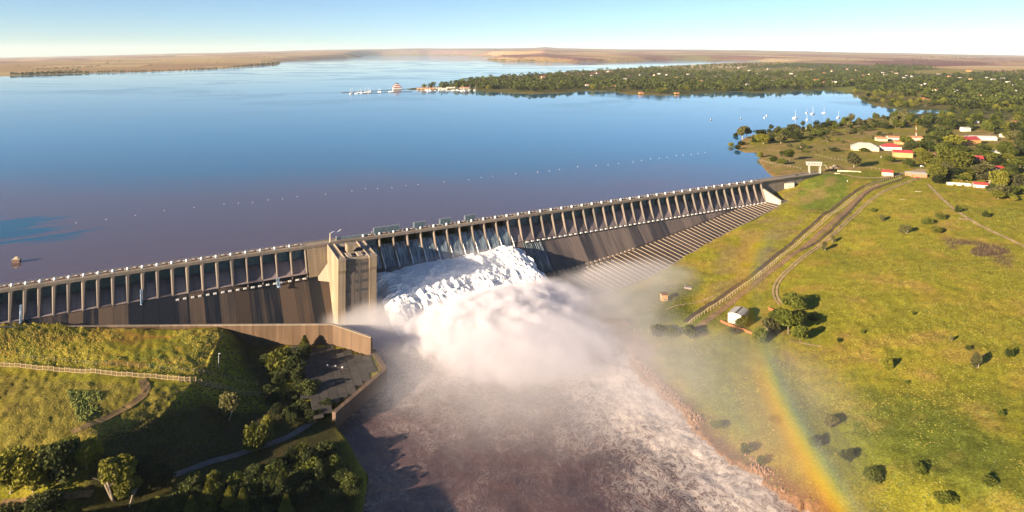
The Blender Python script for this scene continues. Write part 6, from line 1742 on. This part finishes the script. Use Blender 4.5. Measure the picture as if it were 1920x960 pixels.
# marker posts on the lawns
for px, py, h_, lb in ((1652, 296, 2.2, 'white marker post on the lawn below the white hall'), (1589, 341, 1.6, 'white round marker on the grass left of the ditch')):
    p_ = ground_at(px, py); e_ = empty('marker_post', p_); tag(e_, lb, 'post')
    MB().mat(M['white']).tube((0, 0, -.2), (0, 0, h_), .22, n=6).build('post', e_); MB().mat(M['white']).dome((0, 0, h_), .45, 8, 3).build('cap', e_)
p_ = ground_at(410, 688); lp = empty('lamp_post', p_); tag(lp, 'tall thin lamp post on the shaded end of the left bank', 'lamp post')
MB().mat(M['white']).tube((0, 0, -.3), (0, 0, 8), .13, .09, 6).build('pole', lp); MB().mat(M['white']).box(-.1, 1.0, -.15, .15, 7.9, 8.1).build('lamp_head', lp)
# three white birds / drums on the yard
for i, (px, py, lb) in enumerate(((614, 688, 'white drum on the paved yard, left of three'), (629, 690, 'white drum on the paved yard, middle of three'), (642, 692, 'white drum on the paved yard, right of three'))):
    p_ = ground_at(px, py); o = MB().mat(M['white']).tube((0, 0, 0), (0, 0, 1), .45, n=8).build('drum', loc=tuple(p_ + Vector((0, 0, .5)))); tag(o, lb, 'drum', 'white drums on the paved yard')

# ---- far houses of the town
hr = random.Random(77)
fh = []
for wl_, rf in (('white_wall', 'grey_roof'), ('white_wall', 'brown_roof'), ('cream_wall', 'orange_roof'), ('white_wall', 'white_wall'), ('orange_wall', 'orange_roof')):
    b = MB().mat(M[wl_]).box(-9, 9, -5, 5, -1, 3.6); b.mat(M[rf])
    for sg in (-1, 1):
        A_ = [(-9.6, sg * 5.6, 3.4), (9.6, sg * 5.6, 3.4), (9.6, 0, 6.0), (-9.6, 0, 6.0)]
        if sg > 0: A_ = [A_[1], A_[0], A_[3], A_[2]]
        b.hexa(A_ + [(x, y, z + .3) for x, y, z in A_])
    b.mat(M[wl_]).add([(-9, -5, 3.6), (-9, 5, 3.6), (-9, 0, 6), (9, -5, 3.6), (9, 5, 3.6), (9, 0, 6)], [(0, 2, 1), (3, 4, 5)])
    b.mat(M['glass']).box(-6, -3, -5.06, -5.003, 1, 2.4).box(2, 5, -5.06, -5.003, 1, 2.4)
    fh.append(b.mesh('town_house'))
for i, (x, y) in enumerate(HP):
    p_ = ground_at(x, y)
    if p_.z < .1: continue
    o = link('town_house', fh[hr.choice([0, 0, 1, 2, 3, 3, 4])], None, (p_.x, p_.y, p_.z), R(hr.uniform(-50, 50)), scale=hr.uniform(.7, 1.2) * (1.5 if (x, y) in ((1755, 171), (1816, 134)) else 1))
    side = 'on the peninsula' if x < 1480 else 'in the far town on the right'
    tag(o, 'small far off house between trees ' + side, 'house', 'far houses ' + side)

# ------------------------------------------------------------------ on the lake
def at_lake(x, y): q_ = unp(x, y, 0); return (q_[0], q_[1], 0)
# line of buoys
bm_ = MB().mat(M['white']).dome((0, 0, .1), .9, 8, 3, 1.0).tube((0, 0, -.5), (0, 0, .1), .9, n=8).mat(M['orange_roof']).tube((0, 0, .9), (0, 0, 1.9), .22, n=6).mesh('buoy')
BUOY = [(143, 418), (199, 412), (254, 404), (308, 395), (364, 389), (420, 383), (447, 381), (474, 380), (503, 375), (530, 373), (557, 369), (610, 364), (660, 358), (685, 354), (708, 354), (735, 352), (761, 348), (784, 346), (833, 341), (879, 337), (902, 333), (924, 331), (967, 326), (1008, 323), (1030, 321), (1049, 318), (1083, 313), (1118, 311), (1140, 309), (1160, 307), (1187, 304), (1203, 301), (1220, 298), (1236, 297), (1251, 295), (1268, 292), (1281, 291), (1296, 290), (1309, 288), (1322, 286)]
for x, y in BUOY:
    o = link('buoy', bm_, None, at_lake(x, y), 0, scale=.34 if y > 330 else .45)
    tag(o, 'small pale buoy in the line strung across the lake', 'buoy', 'buoys strung across the lake')
# floating hut on the left
fhut = empty('floating_platform', at_lake(31, 492), R(20)); tag(fhut, 'small square float with a box hut on the lake at the left', 'float')
MB().mat(M['winch']).box(-2.3, 2.3, -2.1, 2.1, -.4, 2.4).build('hull', fhut); MB().mat(M['pale']).box(-2.5, 2.5, -2.3, 2.3, 2.403, 2.9).build('deck', fhut); MB().mat(M['cream_wall']).box(-1.2, .8, -1, 1, 2.903, 4.0).build('cabin', fhut)
# boats
def hull_(b, L, w, h_):
    st = [(-.5, .75, 0), (-.2, 1, 0), (.15, .9, 0), (.38, .5, .1), (.5, .03, .25)]
    P = []
    for t, k, up_ in st:
        P += [(t * L, -k * w / 2, h_ + up_ * h_), (t * L, -k * w * .35, -.3), (t * L, k * w * .35, -.3), (t * L, k * w / 2, h_ + up_ * h_)]
    Q = []
    for i in range(4):
        for k in range(3): Q.append((i * 4 + k, (i + 1) * 4 + k, (i + 1) * 4 + k + 1, i * 4 + k + 1))
        Q.append((i * 4 + 3, (i + 1) * 4 + 3, (i + 1) * 4, i * 4))
    Q.append((0, 1, 2, 3))
    return b.add(P, Q)
def sailboat(loc, rz, s_, label, group=None):
    e_ = empty('sailing_boat', loc, R(rz), s_); tag(e_, label, 'boat', group)
    link('hull', hull_me, e_); link('cabin', cab_me, e_); link('mast', mast_me, e_)
    return e_
hull_me = hull_(MB().mat(M['hull']), 11, 3.4, 1.3).mesh('hull')
cab_me = MB().mat(M['white']).hexa([(-2, -1, 1.25), (2.4, -.9, 1.25), (2.4, .9, 1.25), (-2, 1, 1.25), (-1.8, -.8, 2.1), (1.8, -.6, 1.9), (1.8, .6, 1.9), (-1.8, .8, 2.1)]).mesh('cabin')
mast_me = MB().mat(M['white']).tube((.6, 0, 1.3), (.6, 0, 15), .16, .10, 5).tube((.6, 0, 3), (-4.6, 0, 3), .26, n=5).mat(M['steel']).tube((.6, 0, 14.8), (5.3, 0, 1.5), .05, n=3).tube((.6, 0, 14.8), (-5.3, 0, 1.5), .05, n=3).mesh('mast')
for x, y, rz, s_, lb in ((1491, 222, 20, 1.3, 'white sailing boat, left of the moored group in the inlet'), (1513, 225, 60, 1.1, 'white sailing boat nearest the near shore of the inlet'), (1513, 212, 40, .9, 'small sailing boat above the second one of the inlet'), (1524, 214, 30, 1.3, 'tall masted sailing boat in the middle of the inlet'),
                         (1545, 212, 10, 1.0, 'faint sailing boat right of the tall masted one'), (1572, 221, 30, 1.1, 'sailing boat half hidden behind the shore trees')):
    sailboat(at_lake(x, y), rz, s_, lb)
for x, y, pm_, lb in ((1333, 225, 'dark', 'small dark motor boat furthest out in the bay'), (1389, 223, 'dark', 'small dark motor boat second in the bay'), (1434, 221, 'hull', 'white motor boat nearest the sailing boats'), (1438, 217, 'hull', 'tiny white dinghy just behind the white motor boat'), (1608, 181, 'dark', 'small dark boat at the head of the inlet')):
    e_ = empty('motor_boat', at_lake(x, y), R(40)); tag(e_, lb, 'boat')
    hull_(MB().mat(M[pm_]), 7, 2.6, 1.1).build('hull', e_); MB().mat(M['white']).box(-1, 1.2, -.8, .8, 1.15, 2.2).build('cabin', e_)
# marina on the tip of the peninsula
def jetty(a, b_, w, label):
    A_, B_ = Vector(at_lake(*a)), Vector(at_lake(*b_)); d = B_ - A_; L = d.length
    e_ = empty('jetty', A_, math.atan2(d.y, d.x)); tag(e_, label, 'jetty')
    MB().mat(M['brown_roof']).box(0, L, -w / 2, w / 2, .5, 1.3).build('deck', e_)
    b = MB().mat(M['winch']); x = 2
    while x < L: b.tube((x, -w / 2, -2), (x, -w / 2, 2.2), .35, n=5).tube((x, w / 2, -2), (x, w / 2, 2.2), .35, n=5); x += 14
    b.build('piles', e_)
jetty((640, 174), (758, 167.5), 8, 'long thin back jetty of the marina'); jetty((680, 175.8), (772, 171.5), 6, 'short front jetty of the marina')
p0 = at_lake(744, 167); ct = empty('clubhouse_tower', p0, R(20)); tag(ct, 'stepped white and red clubhouse tower standing at the marina', 'building')
MB().mat(M['white_wall']).box(-16, 16, -12, 12, -1, 7).build('wall', ct); MB().mat(M['red_roof']).box(-18, 18, -14, 14, 7.003, 9).build('roof', ct)
MB().mat(M['white_wall']).box(-11, 11, -9, 9, 9.003, 15).build('wall', ct); MB().mat(M['red_roof']).box(-14, 14, -11, 11, 15.003, 17).build('roof', ct)
MB().mat(M['white_wall']).box(-6, 6, -5, 5, 17.003, 22).build('wall', ct); MB().mat(M['dark']).box(-8, 8, -7, 7, 22.003, 24).build('roof', ct)
mr = random.Random(12)
for i in range(46):
    x = mr.choice([mr.uniform(655, 700), mr.uniform(680, 745), mr.uniform(775, 900), mr.uniform(790, 880)])
    y = (174.5 - (x - 640) * .045 + mr.choice([-.9, .9, 2.2])) if x < 760 else 168.8 + mr.uniform(0, 1.6)
    sailboat(at_lake(x, y), mr.uniform(0, 360), mr.uniform(.9, 1.5), 'white boat moored in the marina at the tip of the peninsula', 'boats moored in the marina')
for i, (x, y) in enumerate(((790, 167), (805, 167), (820, 166), (845, 165.5), (870, 166), (830, 168))):
    p_ = ground_at(x, y)
    o = link('boat_shed', fh[[2, 4, 0, 3, 2, 3][i]], None, (p_.x, p_.y, max(p_.z, .3)), R(10), scale=(2.0, 1.0, .9)); tag(o, 'long boat shed in the row behind the marina boats', 'shed', 'boat sheds of the marina')
# small boathouse on the shore of the peninsula
for x, y, lb in ((1202, 176.5, 'pink and white boathouse at the water edge of the peninsula'), (1269, 177, 'white boathouse right of the pink one'), (1101, 161, 'orange walled house near the shore of the peninsula')):
    p_ = ground_at(x, y - 1); o = link('boathouse', fh[4 if 'orange' in lb or 'pink' in lb else 3], None, (p_.x, p_.y, max(.3, p_.z)), R(15), scale=.9); tag(o, lb, 'house')

# ------------------------------------------------------------------ haze over the whole landscape
hm = bpy.data.materials.new('haze'); hm.use_nodes = True
nt = hm.node_tree; nt.nodes.clear(); out = nt.nodes.new('ShaderNodeOutputMaterial'); pv = nt.nodes.new('ShaderNodeVolumePrincipled')
pv.inputs['Color'].default_value = (.80, .90, 1.0, 1); pv.inputs['Density'].default_value = 1.3e-5
nt.links.new(pv.outputs[0], out.inputs['Volume'])
hz_ = MB().mat(hm).box(-47000, 47000, -400, 42500, -400, 480).build('haze'); tag(hz_, kind='stuff')
